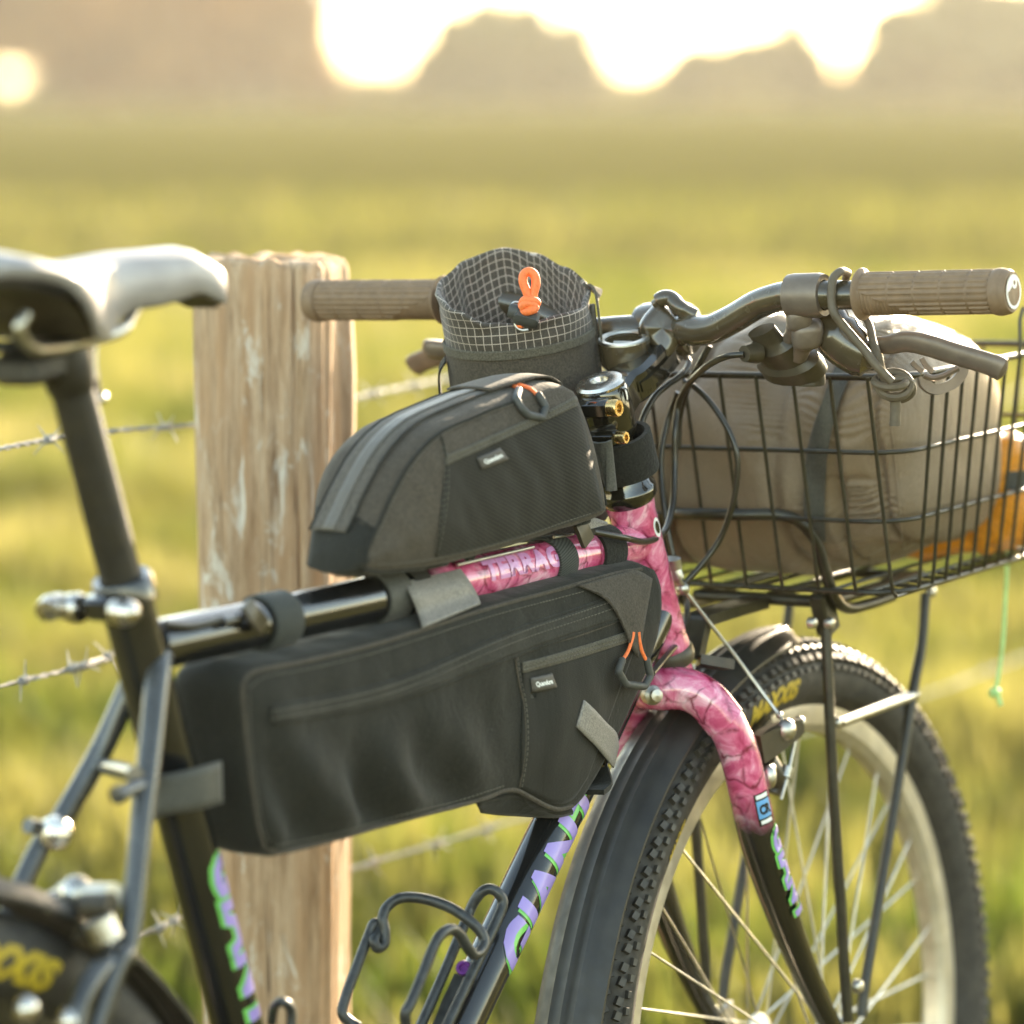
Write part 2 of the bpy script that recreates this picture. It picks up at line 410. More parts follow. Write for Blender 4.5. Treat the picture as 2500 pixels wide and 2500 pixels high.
tree('tall_tree', 'tall rust brown tree at the left end of the far tree line', 262, [(-60, -90, 150), (-220, 20, 170), (-60, 60, 70), (-130, 130, 80), (60, -20, 90), (-20, 70, 60), (30, 72, 66), (85, 95, 60), (-40, 120, 58)], 'autumn_leaf', 1)
tree('tall_tree', 'tall rust brown tree above the nose of the saddle', 268, [(190, -80, 180), (150, 50, 90), (260, 50, 120), (190, 130, 80), (290, 130, 70), (110, 120, 40)], 'autumn_leaf', 2)
tree('tall_tree', 'broad amber tree ending at the wide sky gap left of centre', 275, [(420, -80, 180), (450, 50, 125), (575, 5, 85), (370, 120, 80), (560, 90, 90), (605, 130, 60)], 'autumn_leaf', 3)
tree('round_tree', 'pale domed tree standing alone between the two sky gaps', 282, [(925, 62, 92), (855, 85, 80), (990, 66, 84), (800, 135, 60), (940, 130, 80), (870, 150, 60)], 'olive_leaf', 4)
tree('round_tree', 'smaller low tree leaning against the right side of the domed tree', 284, [(1085, 88, 66), (1112, 130, 56), (1050, 135, 60)], 'olive_leaf', 5)
tree('pointed_tree', 'low stepped tree just right of the second sky gap', 286, [(1300, 112, 50), (1350, 116, 56), (1400, 106, 58), (1268, 150, 48)], 'pale_leaf', 6)
tree('pointed_tree', 'pale pointed tree above the middle of the handlebar grip', 288, [(1492, 66, 46), (1498, 40, 34), (1462, 100, 58), (1522, 112, 55)], 'pale_leaf', 7)
tree('broad_tree', 'hazy broad tree above the right grip and basket', 280, [(1690, 55, 78), (1645, 115, 58), (1760, 80, 80), (1790, 0, 80), (1720, 140, 50)], 'pale_leaf', 8)
tree('broad_tree', 'hazy broad tree cut off by the right edge of the picture', 276, [(1890, 20, 85), (1880, 100, 90), (1960, 60, 110), (2050, 50, 110)], 'pale_leaf', 9)
hd = MB(); rnd = random.Random(3)
for i in range(300):
    s_ = -150+300*i/299; h_ = (2.6+.8*noise.noise(V((s_*.13, 0, 2))))*(1-.72*math.exp(-((s_+41)/1.9)**2))
    c = away(292+rnd.uniform(-4, 4), s_); c.z = gh(c.x, c.y)+h_*.5
    leaves(hd, c, 1.6, h_*.75, 90, .45, rnd, .3); hd.ball(c, (1.2, 1.2, h_*.6), None, 8)
hd.build('hedge', 'glare_hedge', world=True, kind='stuff', label='low hazy hedge running below the far trees', cat='hedge', angle=180)

# ---- weathered fence post
m, t, b = nodes('weathered_wood'); co = coords(t, 'Object', (1, 1, .10))
s1 = noise_t(t, co, 120, 7, .72, .3); s2 = noise_t(t, co, 26, 4, .6); s3 = noise_t(t, coords(t, 'Object', (1, 1, .30)), 42, 6, .75, .8); s4 = noise_t(t, coords(t, 'Object', (1, 1, .045)), 170, 3, .6)
c0 = ramp(t, s1, [(.30, (.19, .115, .065)), (.42, (.38, .255, .155)), (.54, (.50, .355, .23)), (.68, (.59, .45, .315))])
c1 = mix(t, ramp(t, s2, [(.46, (0, 0, 0)), (.62, (.75, .75, .75))]).outputs[0], c0.outputs[0], (.43, .26, .14))
c2 = mix(t, ramp(t, s3, [(.56, (0, 0, 0)), (.66, (.85, .85, .85))]).outputs[0], c1, (.70, .66, .58))
c2 = mix(t, ramp(t, s4, [(.30, (.9, .9, .9)), (.37, (0, 0, 0))]).outputs[0], c2, (.09, .055, .035))
t.links.new(c2, b.inputs['Base Color']); b.inputs['Roughness'].default_value = .9; b.inputs['Specular IOR Level'].default_value = .2
bump(t, b, s4, .8, .004, bump(t, b, s1, .9, .0035, bump(t, b, s2, .6, .004)))
pc = away(3.035, (505-966)*1.294/FPX*3.035)        # post axis, behind the left grip
top_z = CAM.z-.1405
post = thing('fence_post', 'weathered split timber fence post with the left handlebar grip resting against it', 'fence post', (pc.x, pc.y, GZ), world=True)
sec = [(-.058, -.022), (-.050, -.047), (-.02, -.052), (.02, -.052), (.040, -.048), (.049, -.034), (.056, -.01), (.064, .022), (.066, .05), (.05, .075), (0, .085), (-.045, .07), (-.06, .025)]
NS = 180
sec = resample(sm([V((*p, 0)) for p in sec], 6, True), NS, True)
def post_pt(j, z, k=1.0):
    q = sec[j % NS]; dirn = q.normalized()
    g1 = noise.noise(V((q.x*42, q.y*42, z*1.1)))*.0035+noise.noise(V((q.x*130, q.y*130, z*2.2)))*.0022+noise.noise(V((q.x*14, q.y*14, z*2.6)))*.004
    wv_ = noise.noise(V((q.x*26, q.y*26, z*.55+4))); g1 -= .0065*max(0, .055-abs(wv_))/.055*(1 if noise.noise(V((q.x*9, q.y*9, z*1.5))) > -.1 else .2)
    q = q*(k*(1+.02*(1-z/.9))) + dirn*g1*k
    return pc + RH0*q.x + FH0*q.y + V((0, 0, z))
mb = MB(); P = []
zs = [GZ-.12+(top_z-.012-GZ+.12)*i/70 for i in range(71)]
for j in range(NS):
    q = sec[j]; edge = .004*noise.noise(V((q.x*60, q.y*60, 1)))+.004*noise.noise(V((q.x*22, q.y*22, 4))) - .10*max(0, q.x-.02)*(1 if q.y < .02 else .4)
    row = [post_pt(j, z)+V((0, 0, edge*clip01((z-GZ-.7)/.3))) for z in zs]
    for k, dz in ((.985, .006), (.93, .0105), (.80, .012), (.5, .010), (.2, .012), (.02, .011)):
        p = post_pt(j, zs[-1], k); row.append(p+V((0, 0, edge+dz+.0035*noise.noise(V((p.x*70, p.y*70, 2)))*(1 if k < .95 else 0))))
    P.append(row)
mb.grid(P, NS, len(P[0]), closed_u=True)
mb.build('timber', 'weathered_wood', post, angle=60)
mb = MB(); prof = []
for zz, x0, x1 in [(top_z-.03, .060, .069), (top_z-.10, .060, .072), (top_z-.20, .060, .071), (top_z-.258, .0615, .0715), (top_z-.272, .0645, .070)]:
    prof.append((zz, x0, x1))
pts = []
for zz, x0, x1 in prof:
    q = lambda a, bb: pc+RH0*a+FH0*bb+V((0, 0, zz))
    pts += [q(x0, .018), q(x1, .024), q(x1+.001, .052), q(x0, .058)]
fs_ = []
for i in range(len(prof)-1):
    for j in range(4): fs_.append((i*4+j, i*4+(j+1) % 4, i*4+4+(j+1) % 4, i*4+4+j))
fs_ += [(3, 2, 1, 0), tuple(len(pts)-4+j for j in range(4))]
mb.add(pts, fs_); mb.build('bark_strip', 'weathered_wood', post)

# ---- barbed wire
plain('galvanised', (.36, .34, .31), .65, .0, var=.4, vscale=300)
def barbed(label, pts, z, first=.05, ext=None):
    """pts: (photo x, y in the 1932 px view) of the strand; height z gives the distance"""
    P = [onw_z(vv(*q), z) for q in pts]
    if ext: P.append(P[-1]+(P[-1]-P[-2]).normalized()*ext)
    P.insert(0, P[0]-(P[1]-P[0]).normalized()*2.0)
    path = resample(sm(P, 12), 420)
    o = thing('barbed_wire', label, 'barbed wire', P[0], 'barbed wire strands of the pasture fence', world=True)
    Ls = [0]
    for i in range(1, len(path)): Ls.append(Ls[-1]+(path[i]-path[i-1]).length)
    mb = MB()
    for ph in (0, math.pi):
        q = []
        for i, p in enumerate(path):
            T = (path[min(i+1, len(path)-1)]-path[max(i-1, 0)]).normalized(); u = T.cross(ZZ).normalized(); w_ = T.cross(u); a = Ls[i]*2*math.pi/.034+ph
            q.append(p+u*math.cos(a)*.0013+w_*math.sin(a)*.0013)
        mb.tube(q, .00135, 5)
    mb.build('strand', 'galvanised', o)
    d = first
    while d < Ls[-1]-.05:
        i = next(k for k in range(len(Ls)) if Ls[k] >= d); p = path[i]; T = (path[i]-path[i-1]).normalized(); u = T.cross(ZZ).normalized(); w_ = T.cross(u)
        mb = MB(); a0 = random.uniform(0, 3)
        mb.tube([p+T*(-.006+.012*k/20)+(u*math.cos(k*.9)+w_*math.sin(k*.9))*.0032 for k in range(21)], .0011, 5)
        for k in range(4):
            a = a0+k*1.571; mb.tube([p+T*(.004*(k-1.5)/1.5), p+T*(.004*(k-1.5)/1.5)+(u*math.cos(a)+w_*math.sin(a))*.017+T*random.uniform(-.006, .006)], [.0011, .0004], 5)
        mb.build('barb', 'galvanised', o)
        d += .098 if d < 3.5 else .35
    return o
barbed('topmost barbed wire strand crossing behind the seatpost', [(0, 847), (110, 826), (250, 810), (380, 801), (560, 775), (670, 750), (860, 712), (1000, 690), (1130, 676), (1300, 672)], .868, .02, 0)
barbed('middle barbed wire strand meeting the post beside the seat clamp', [(0, 1295), (110, 1268), (225, 1232), (385, 1190), (560, 1150), (760, 1090)], .672, .06, 3)
barbed('lowest barbed wire strand passing under the frame bag', [(30, 1842), (260, 1765), (360, 1725), (520, 1682), (660, 1640), (980, 1545), (1740, 1312), (1932, 1240)], .435, .03, 2)

# ================================================================ BICYCLE
TTFADE = on_y(vv(800, 1120), 0).x
def marble(name, axis=None, p0=0, p1=1):
    """pink marbled enamel; axis/p0..p1: where the frame paint runs out into black"""
    m, t, b = nodes(name); co = coords(t)
    warp = N(t, 'ShaderNodeTexNoise'); warp.inputs['Scale'].default_value = 28; warp.inputs['Detail'].default_value = 3; t.links.new(co, warp.inputs['Vector'])
    add = N(t, 'ShaderNodeMixRGB', blend_type='ADD'); add.inputs[0].default_value = .035; t.links.new(co, add.inputs[1]); t.links.new(warp.outputs['Color'], add.inputs[2])
    vo = N(t, 'ShaderNodeTexVoronoi', feature='DISTANCE_TO_EDGE'); vo.inputs['Scale'].default_value = 42; t.links.new(add.outputs[0], vo.inputs['Vector'])
    cl = noise_t(t, co, 38, 5, .65, 1.2)
    c0 = ramp(t, cl, [(.30, (.38, .030, .095)), (.44, (.58, .085, .20)), (.56, (.73, .21, .35)), (.67, (.86, .48, .59)), (.78, (.90, .69, .77))])
    vein = ramp(t, vo.outputs['Distance'], [(.0, (.0, .0, .0)), (.035, (.5, .5, .5)), (.09, (1, 1, 1))])
    thin = ramp(t, noise_t(t, co, 60, 3), [(.40, (1, 1, 1)), (.58, (0, 0, 0))])
    fac = mix(t, thin.outputs[0], vein.outputs[0], (1, 1, 1))
    c1 = mix(t, fac, (.17, .012, .035), c0.outputs[0])
    if axis is not None:
        sx = N(t, 'ShaderNodeSeparateXYZ'); t.links.new(co, sx.inputs[0])
        ad = N(t, 'ShaderNodeMath', operation='MULTIPLY_ADD'); t.links.new(noise_t(t, co, 45, 4), ad.inputs[0]); ad.inputs[1].default_value = .018; t.links.new(sx.outputs[axis], ad.inputs[2])
        mr = N(t, 'ShaderNodeMapRange'); mr.inputs[1].default_value = p0+.009; mr.inputs[2].default_value = p1+.009; t.links.new(ad.outputs[0], mr.inputs[0])
        c1 = mix(t, mr.outputs[0], (.008, .008, .008), c1)
    t.links.new(c1, b.inputs['Base Color']); b.inputs['Roughness'].default_value = .22; b.inputs['Coat Weight'].default_value = .9; b.inputs['Coat Roughness'].default_value = .05
    return m
marble("pink_marble"); marble('pink_toptube', 0, TTFADE-.012, TTFADE+.012); marble('pink_fork', 2, .565, .60)
plain('black_paint', (.010, .010, .010), .2, var=.3, vscale=60, coat=.8, bscale=220, bstr=.03)
plain('grey_paint', (.035, .036, .035), .3, var=.3, vscale=50, coat=.7)
plain('seatpost_black', (.018, .014, .008), .5, var=.4, vscale=60)
plain('black_plastic', (.048, .037, .021), .42, var=.25, vscale=80)  # black lifted to brown: veiling lens glare put into the colour
plain('gloss_black', (.014, .012, .008), .10, var=.3, vscale=80, coat=1)
plain('bar_black', (.066, .050, .028), .24, var=.2, vscale=50, coat=.6)  # brown lift paints the sun's veil over a black bar
plain('lever_metal', (.17, .135, .105), .42, .35, var=.12, vscale=90)
plain('grip_rubber', (.205, .135, .080), .62, var=.12, vscale=120, bscale=900, bstr=.15, bdist=.0003)  # black rubber turned taupe, with the veiling glare in its colour
plain('rack_black', (.026, .022, .012), .36, var=.4, vscale=90, bscale=300, bstr=.1)  # slight brown lift in the black stands in for lens veil
plain('tyre_rubber', (.034, .030, .024), .72, var=.35, vscale=60, bscale=700, bstr=.3, bdist=.0004)
plain('tread_rubber', (.050, .044, .035), .55, var=.45, vscale=90)
plain('fender_plastic', (.022, .020, .016), .45, var=.35, vscale=40, bscale=400, bstr=.06)
plain('rim_alloy', (.60, .55, .46), .42, .75, var=.15, vscale=40)
plain('steel', (.50, .48, .43), .38, 1, var=.15, vscale=60)
plain('chrome', (.62, .58, .52), .26, 1, var=.08, vscale=60)
plain('brass', (.68, .48, .20), .25, 1, var=.2, vscale=200)
plain('cable_housing', (.024, .020, .012), .35, var=.3, vscale=80, coat=.2)  # black housing browned a little to paint in lens glare
plain('saddle_cover', (.33, .31, .31), .42, var=.12, vscale=40, bscale=600, bstr=.08)
plain('saddle_under', (.035, .026, .012), .5, var=.3)
plain('print_purple', (.33, .25, .62), .35, var=.08, coat=.4); plain('print_green', (.16, .52, .10), .35, var=.1, coat=.4)
plain('print_violet', (.60, .27, .52), .3, var=.15, vscale=120, coat=.6)
plain('print_yellow', (.46, .33, .02), .55, var=.15); plain('print_white', (.78, .78, .76), .5, var=.05)
plain('print_blue', (.12, .33, .62), .4, var=.2, coat=.3); plain('purple_bolt', (.16, .04, .22), .3, .6, var=.2)
bike = thing('bicycle', 'pink marbled and black mountain bike leaning on the fence post', 'bicycle', (0, 0, 0))
def cyl(name, A, B, r, mat_, parent=bike, seg=28, r2=None, n=2, **k):
    mb = MB(); pts = [V(A).lerp(V(B), i/(n-1)) for i in range(n)]; mb.tube(pts, [r+((r2 or r)-r)*i/(n-1) for i in range(n)], seg)
    return mb.build(name, mat_, parent, **k)

# frame tubes
TTR, TTF = BB+STD*.5307, HT-HA*.036
ST_R, TT_R, DT_R = .0176, .0168, .0178
stube = cyl('seat_tube', BB, BB+STD*.572, ST_R, 'black_paint')
ttube = cyl('top_tube', TTR+V((.012, 0, 0)), TTF, TT_R, 'pink_toptube', n=30)
dtube = cyl('down_tube', BB, HB+HA*.034, DT_R, 'black_paint')
htube = MB().lathe(HB, HA, [(.0, -.001), (.0195, -.001), (.0195, .004), (.0188, .008), (.0186, .06), (.0188, .121), (.0195, .125), (.0195, .130), (0, .130)], 36).build('head_tube', 'pink_marble', bike)
hd_oval = MB(); hc = on_plane(R3(1705, 1352), HT-V((0, .0, 0)), V((0, 1, 0)))
def on_head(z, a): # point on the head tube skin: height along the axis and angle towards the right
    return HB+HA*z+(SL*-math.sin(a)+V((HA.z, 0, -HA.x))*-math.cos(a))*.0190
for rr, mi in ((.0044, 0), (.0028, 1)):
    ring = [on_head(.106+math.sin(k/20*6.2832)*rr*1.9, 1.62+math.cos(k/20*6.2832)*rr/.019)+SL*-.0003*mi for k in range(20)]
    hd_oval.add(ring, [tuple(range(20))], mi)
hd_oval.build('decal', ['print_white', 'black_paint'], htube)
mb = MB()
for k in range(2): mb.lathe(HB+HA*(-.014+.0*k), HA, [(.012, -.001), (.0205, 0), (.0215, .004), (.0215, .010), (.0195, .0132), (.012, .0132)], 32); break
mb.build('headset_cup', 'black_plastic', bike)
mb = MB(); mb.lathe(HT+HA*.0005, HA, [(.012, 0), (.0200, 0), (.0232, .004), (.0238, .009), (.0232, .0125), (.0212, .0145), (.0205, .021), (.0185, .024), (.0170, .030), (.0150, .031)], 36)
mb.build('headset_cup', 'gloss_black', bike)
cyl('steerer', HT+HA*.028, HT+HA*.070, .0143, 'black_plastic', r2=.0143)
SCL = BB+STD*.575                     # seat clamp
mb = MB(); mb.lathe(SCL-STD*.012, STD, [(.0178, 0), (.0205, .001), (.0205, .017), (.019, .019), (.015, .019)], 28); clampo = mb.build('seat_clamp', 'black_paint', bike)
back = V((-STD.z, 0, STD.x))
bc = SCL+back*.026+STD*-.005
mb = MB(); mb.box(bc+back*-.006, (back, V((0, 1, 0)), STD), (.018, .026, .016), .3); mb.build('clamp_ear', 'black_paint', clampo)
mb = MB(); mb.tube([bc+V((0, y, 0)) for y in (-.021, .022)], .003, 8)
mb.lathe(bc+V((0, -.014, 0)), V((0, -1, 0)), [(.0085, 0), (.0095, .003), (.0092, .010), (.007, .016), (.003, .0185), (0, .019)], 18); mb.build('adjuster_nut', 'chrome', clampo)
mb = MB(); mb.lathe(bc+V((0, .015, 0)), V((0, 1, 0)), [(.009, 0), (.0105, .004), (.0095, .012), (.006, .017), (0, .018)], 18)
mb.tube(sm([bc+V((0, .022, 0)), bc+V((-.006, .028, .002)), bc+V((-.016, .029, .002)), bc+V((-.022, .027, .0))], 5), [.0065]*5+[.0085]*6+[.0078]*4+[.004], 12); mb.build('release_lever', 'chrome', clampo)
SPT = BB+STD*.731
spost = cyl('seatpost', BB+STD*.5, SPT, .0140, 'seatpost_black')
# seat stays
def stay(s_):
    if s_ < 0: pts = [on_y((392, 1600), -.008), on_y((383, 1660), -.017), on_y((366, 1830), -.030), on_y((348, 1983), -.040), on_y((312, 2310), -.055), on_y((262, 2420), -.060), RAX+V((.035, -.066, .06))]
    else: pts = [on_y((400, 1545), .010), on_y((350, 1610), .018), on_y((248, 1828), .037), on_y((143, 2014), .048), on_y((40, 2190), .055), RAX+V((.03, .066, .05))]
    mb = MB(); q = sm(pts, 10); mb.tube(q, [.0088-.002*i/len(q) for i in range(len(q))], 16)
    return mb.build('seat_stay', 'grey_paint', bike), q
stR, qR = stay(-1); stL, qL = stay(1)
cyl('stay_bridge', on_y(L2(395, 915), .036), on_y(L2(530, 950), -.036), .0055, 'grey_paint')
mb = MB()
mb.tube([qR[26], qR[26]+V((-.030, -.004, -.002))], .0052, 12); mb.lathe(qR[26]+V((-.028, -.004, -.002)), V((-1, 0, 0)), [(.0052, 0), (.0062, .001), (.0062, .005), (0, .006)], 12); mb.build('pannier_boss', 'grey_paint', stR)
mb = MB(); bq = on_y(L2(220, 1180), .040)
mb.lathe(bq, -FW, [(.004, -.004), (.0108, -.002), (.0118, .002), (.0100, .006), (.004, .0085), (0, .009)], 22); mb.build('pannier_bolt', 'chrome', stL)
mb = MB(); mb.tube([on_y(L2(110, 1152), .046), on_y(L2(175, 1165), .046)], .0052, 12); mb.build('pannier_boss', 'grey_paint', stL)
for s_ in (-1, 1):                    # second blade where the stay forks towards the axle, chain stays
    cyl('chain_stay', BB+V((-.03, s_*.03, 0)), RAX+V((.03, s_*.062, -.004)), .010, 'black_paint', seg=14)
mb = MB(); mb.tube(sm([on_y(L5(1230, 1180), -.052), on_y(L5(1000, 1420), -.058), on_y(L5(840, 1700), -.062), on_y(L5(800, 2000), -.064)], 6), .0075, 12); mb.build('stay_gusset', 'grey_paint', bike)

# saddle
nose = on_y(vv(404, 532), 0)
mb = MB(); P = []; secs = 26; und = []
for i in range(secs):
    t_ = i/(secs-1); x = nose.x - .268*t_
    wd = .0155+.0035*sstep(0, .25, t_)+.052*sstep(.42, .80, t_)+.004*sstep(.8, 1, t_)
    wd *= math.sqrt(max(.02, 1-max(0, (.05-t_)/.05)**2)) if t_ < .05 else 1
    wd *= 1-.22*sstep(.93, 1, t_)
    top = nose.z + .0085 + .014*sstep(0, .16, t_)-.004*sstep(.35, .6, t_)+.016*sstep(.62, 1.0, t_)
    drop = .018+.008*sstep(.05, .3, t_)+.015*sstep(.36, .54, t_)-.034*sstep(.55, .84, t_)
    row = []
    for j in range(21):
        a = -1+2*j/20; y = wd*math.copysign(min(1, abs(a)*1.18), a) if abs(a) < .82 else wd*(math.copysign(1, a))*(.97+.03*math.cos((abs(a)-.82)*8))
        e = abs(a); z = top - .006*(e/.82)**2.6 if e < .82 else top-.006-drop*((e-.82)/.18)**1.25
        groove = -.004*math.exp(-(a/.16)**2)*sstep(.2, .35, t_)*(1-sstep(.85, 1, t_))
        row.append(V((x, y, z+groove)))
    P.append(row)
mb.grid(P, secs, 21)
for row in (P[0], P[-1]): mb.add(row, [tuple(range(21))])
saddle = mb.build('saddle', 'saddle_cover', bike, solid=.004, angle=50)
mb = MB(); P2 = [[V((p.x, p.y*.97, row[10].z-.010+.72*(row[20].z-row[10].z))) for p in row[1:20]] for row in P[1:-1]]
mb.grid(P2, secs-2, 19); mb.build('saddle_base', 'saddle_under', saddle)
for s_ in (-1, 1):
    mb = MB(); yy = s_*.022
    zr = SPT.z+.034
    rl_ = [on_y(q, -y) for q, y in [((352, 712), .006), ((322, 770), .013), ((301, 803), .020), ((252, 824), .022), ((190, 838), .022), ((144, 849), .024), ((80, 850), .034), ((48, 805), .040), ((66, 765), .042)]]; pts = [V((p.x, p.y*-s_, p.z)) for p in rl_]
    mb.tube(sm(pts, 6), .0040, 10); mb.build('saddle_rail', 'steel', saddle)
mb = MB(); sx = nose.x-.142
mb.box(V((SPT.x-.004, 0, SPT.z+.031)), (V((1, 0, 0)), V((0, 1, 0)), ZZ), (.046, .050, .016), .35)
mb.box(on_y(L1(150, 850), .004), (V((1, 0, .1)), V((0, 1, 0)), ZZ), (.036, .040, .020), .5)
mb.lathe(SPT-STD*.02, STD, [(.0145, 0), (.0165, .006), (.018, .022), (.016, .036), (0, .040)], 22)
mb.tube([V((SPT.x+.02, 0, SPT.z+.038)), SPT+STD*-.03+V((.020, 0, 0))], .0028, 8); mb.build('saddle_clamp', 'seatpost_black', spost)
mb = MB(); mb.ball(SPT-STD*.026+V((.020, -.004, 0)), .0042); mb.tube([SPT+V((.022, -.006, .022)), SPT+V((.019, -.006, -.012))], .0022, 8); mb.build('clamp_bolt', 'chrome', spost)

# wheels
def wheel(name, C, side, fwd, up, label, tread, logo, rimmat='rim_alloy'):
    root = bpy.data.objects.new(name, None); COL.objects.link(root); root.parent = bike; root['label'] = label; root.empty_display_size = .05
    rot = lambda th: fwd*math.sin(th)+up*math.cos(th)
    NN = 120
    def ringm(prof, mat_, nm, **k):
        mb = MB(); P = [[C+rot(2*math.pi*i/NN)*r_+side*o for r_, o in prof] for i in range(NN)]
        P = [row+[row[0]] for row in P]; mb.grid(P, NN, len(prof)+1, closed_u=True); return mb.build(nm, mat_, root, **k)
    tp = []
    for k in range(17):
        a = math.radians(-38+256*k/16); tp.append((.3145+.0275*math.sin(a), -.0265*math.cos(a)))
    ty = ringm(tp+[(.286, .010), (.286, -.010)], 'tyre_rubber', 'tyre', angle=60)
    ringm([(.2885, -.0125), (.2885, -.0105), (.280, -.0095), (.280, .0095), (.2885, .0105), (.2885, .0125), (.280, .0128), (.272, .0118), (.2655, .006), (.2655, -.006), (.272, -.0118), (.280, -.0128)], rimmat, 'rim', angle=30)
    kn = MB()
    def knob(th, off, r_, l, wdt, h, tilt=0, yaw=0):
        o = C+rot(th)*r_+side*off; rd = rot(th)*math.cos(tilt)+side*math.sin(tilt); tg = rot(th+1.5708)
        sd_ = rd.cross(tg); t2 = tg*math.cos(yaw)+sd_*math.sin(yaw); s2 = rd.cross(t2); n = len(kn.v)
        for (k, hh) in ((1, -.002), (.8, h)):
            for a, b_ in ((-1, -1), (1, -1), (1, 1), (-1, 1)): kn.v.append(o+rd*hh+t2*(a*l*k)+s2*(b_*wdt*k))
        for f in ((4, 5, 6, 7), (0, 1, 5, 4), (1, 2, 6, 5), (2, 3, 7, 6), (3, 0, 4, 7)): kn.f.append(tuple(n+i for i in f)); kn.mi.append(0)
    M_ = 158
    if tread:
        for i in range(M_):
            th = 2*math.pi*i/M_; h = math.pi/M_
            for s_ in (-1, 1):
                knob(th+(h if i % 2 else 0)*.3, s_*.0235, .3285, .0040, .0032, .0042, s_*.95, s_*.25)
                knob(th+h, s_*.0162, .3352, .0036, .0026, .0040, s_*.62, -s_*.5)
                knob(th, s_*.0080, .3402, .0040, .0024, .0038, s_*.28, s_*.55)
            for s_ in (-1, 1): knob(th+h, s_*.0268, .3205, .0034, .0024, .0024, s_*1.28, 0)
            knob(th+h, 0, .3416, .0036, .0024, .0038, 0, .3*(-1)**i)
        kn.build('tread', 'tread_rubber', root, kind='stuff', angle=30)
    hub = MB(); hub.lathe(C-side*.052, side, [(0, 0), (.006, 0), (.006, .010), (.0085, .010), (.0085, .018), (.024, .019), (.024, .022), (.013, .026), (.012, .052), (.013, .078), (.024, .082), (.024, .085), (.0085, .086), (.0085, .094), (.006, .094), (.006, .104), (0, .104)], 24)
    hub.build('hub', 'steel', root)
    for i in range(36):
        s_ = 1 if i % 2 else -1; th = 2*math.pi*i/36; cross = (.62 if (i//2) % 2 else -.62)
        mb = MB(); mb.tube([C+side*(s_*.0315)+rot(th+cross)*.0225, C+side*(s_*.003)+rot(th)*.267], .00105, 6); mb.build('spoke', 'steel', root)
    if logo:
        for th0, txt, size in logo:
            mb = MB(); bm = text_mesh(txt, size, .35, .0012*size/.02, 1.05)
            xs = [v.co.x for v in bm.verts]; mid = (min(xs)+max(xs))/2
            place_text(mb, bm, lambda x, y: C+rot(th0+(x-mid)/.308)*(.3000+y*.95)+side*-(.02605*math.sqrt(max(.05, 1-((.3000+y*.95-.3145)/.0275)**2))+.0009), [(0, .006), (1, .004)])
            mb.build('logo', 'print_yellow', ty)
    return root, rot
wangle = lambda P, C, f, u: math.atan2((P-C).dot(f), (P-C).dot(u))
lp = on_plane(K3(1080, 720), AX-SL*.026, SL); th1 = wangle(lp, AX, SF, HA)
wheel('front_wheel', AX, SL, SF, HA, 'front wheel with knobbly black tyre and pale alloy rim', True, [(th1, 'MAXXIS', .022), (th1-.62, 'MAXXIS', .010)])
lp2 = on_plane((60, 2400), RAX-V((0, .026, 0)), V((0, 1, 0))); th2 = wangle(lp2, RAX, V((1, 0, 0)), ZZ)
wheel('rear_wheel', RAX, V((0, 1, 0)), V((1, 0, 0)), ZZ, 'rear wheel with yellow lettering on a blurred black tyre', False, [(th2-.10, 'MAXXIS', .030)], 'rack_black')

# fenders
def fender(name, C, side, fwd, up, t0, t1, rad, wd, mat_, label):
    rot = lambda th: fwd*math.sin(th)+up*math.cos(th)
    n = 70; path = []; pr = []
    base = []
    for i in range(17):
        a = -1+2*i/16; x = a*wd; y = -.010*(abs(a)**2.6) + (.0014 if abs(abs(a)-.42) < .07 or abs(a) < .07 else 0)
        base.append((x, y))
    base += [(x, y-.0024) for x, y in reversed(base)]
    for i in range(n+1):
        u = i/n; th = t0+(t1-t0)*u; path.append(C+rot(th)*rad(th))
        e = min(1, .45+.55*math.sqrt(min(1, u/.035))) if t0 > t1 else 1
        pr.append([(x*e, y) for x, y in base])
    mb = MB(); mb.sweep(path, side, pr, flip=1 if t1 < t0 else -1)
    return mb.build(name, mat_, bike, angle=35, label=label)
frad = lambda th: .3560+.016*clip01((-th)/1.3)+.032*sstep(.75, 1.8, -th)
fend = fender('front_fender', AX, SL, SF, HA, R(23), R(-118), frad, .0295, 'fender_plastic', 'ribbed black front mudguard')
fender('rear_fender', RAX, V((0, 1, 0)), V((1, 0, 0)), ZZ, R(62), R(-80), lambda th: .360, .0285, 'fender_plastic', 'blurred rear mudguard')

# fork
fl = [(0, HB-HA*.030), (0, 0)]
def leg(s_):
    if s_ < 0:
        px = [(vv(1251, 1300), -.006), (vv(1290, 1300), -.020), (vv(1330, 1318), -.034), (vv(1368, 1362), -.046), (vv(1394, 1420), -.051), (vv(1413, 1500), -.053), (vv(1433, 1590), -.055), (vv(1464, 1690), -.056), (vv(1505, 1800), -.057), (vv(1552, 1905), -.058)]
        pts = [on_l(q, l) for q, l in px]+[AX+SL*-.058+SF*-.006]
    else:
        P0 = [lfa(p) for p in LEGP]; pts = [steer(-p.x, p.y, p.z) for p in P0]
    LEGQ = pts; q = sm(pts, 7); n = len(q)
    rr = [.0172-.0012*sstep(0, .3, i/n)-.0075*sstep(.55, 1, i/n) for i in range(n)]
    mb = MB(); mb.tube(q, rr, 24, squash=(SF, 1.0)); o = mb.build('fork_leg', 'pink_fork', fork)
    return o, q, pts
fork = bpy.data.objects.new('fork', None); COL.objects.link(fork); fork.parent = bike; fork['label'] = 'unicrown fork fading from pink marble to black'; fork.empty_display_size = .05
legR, legq, LEGP = leg(-1); legL, legql, _ = leg(1)
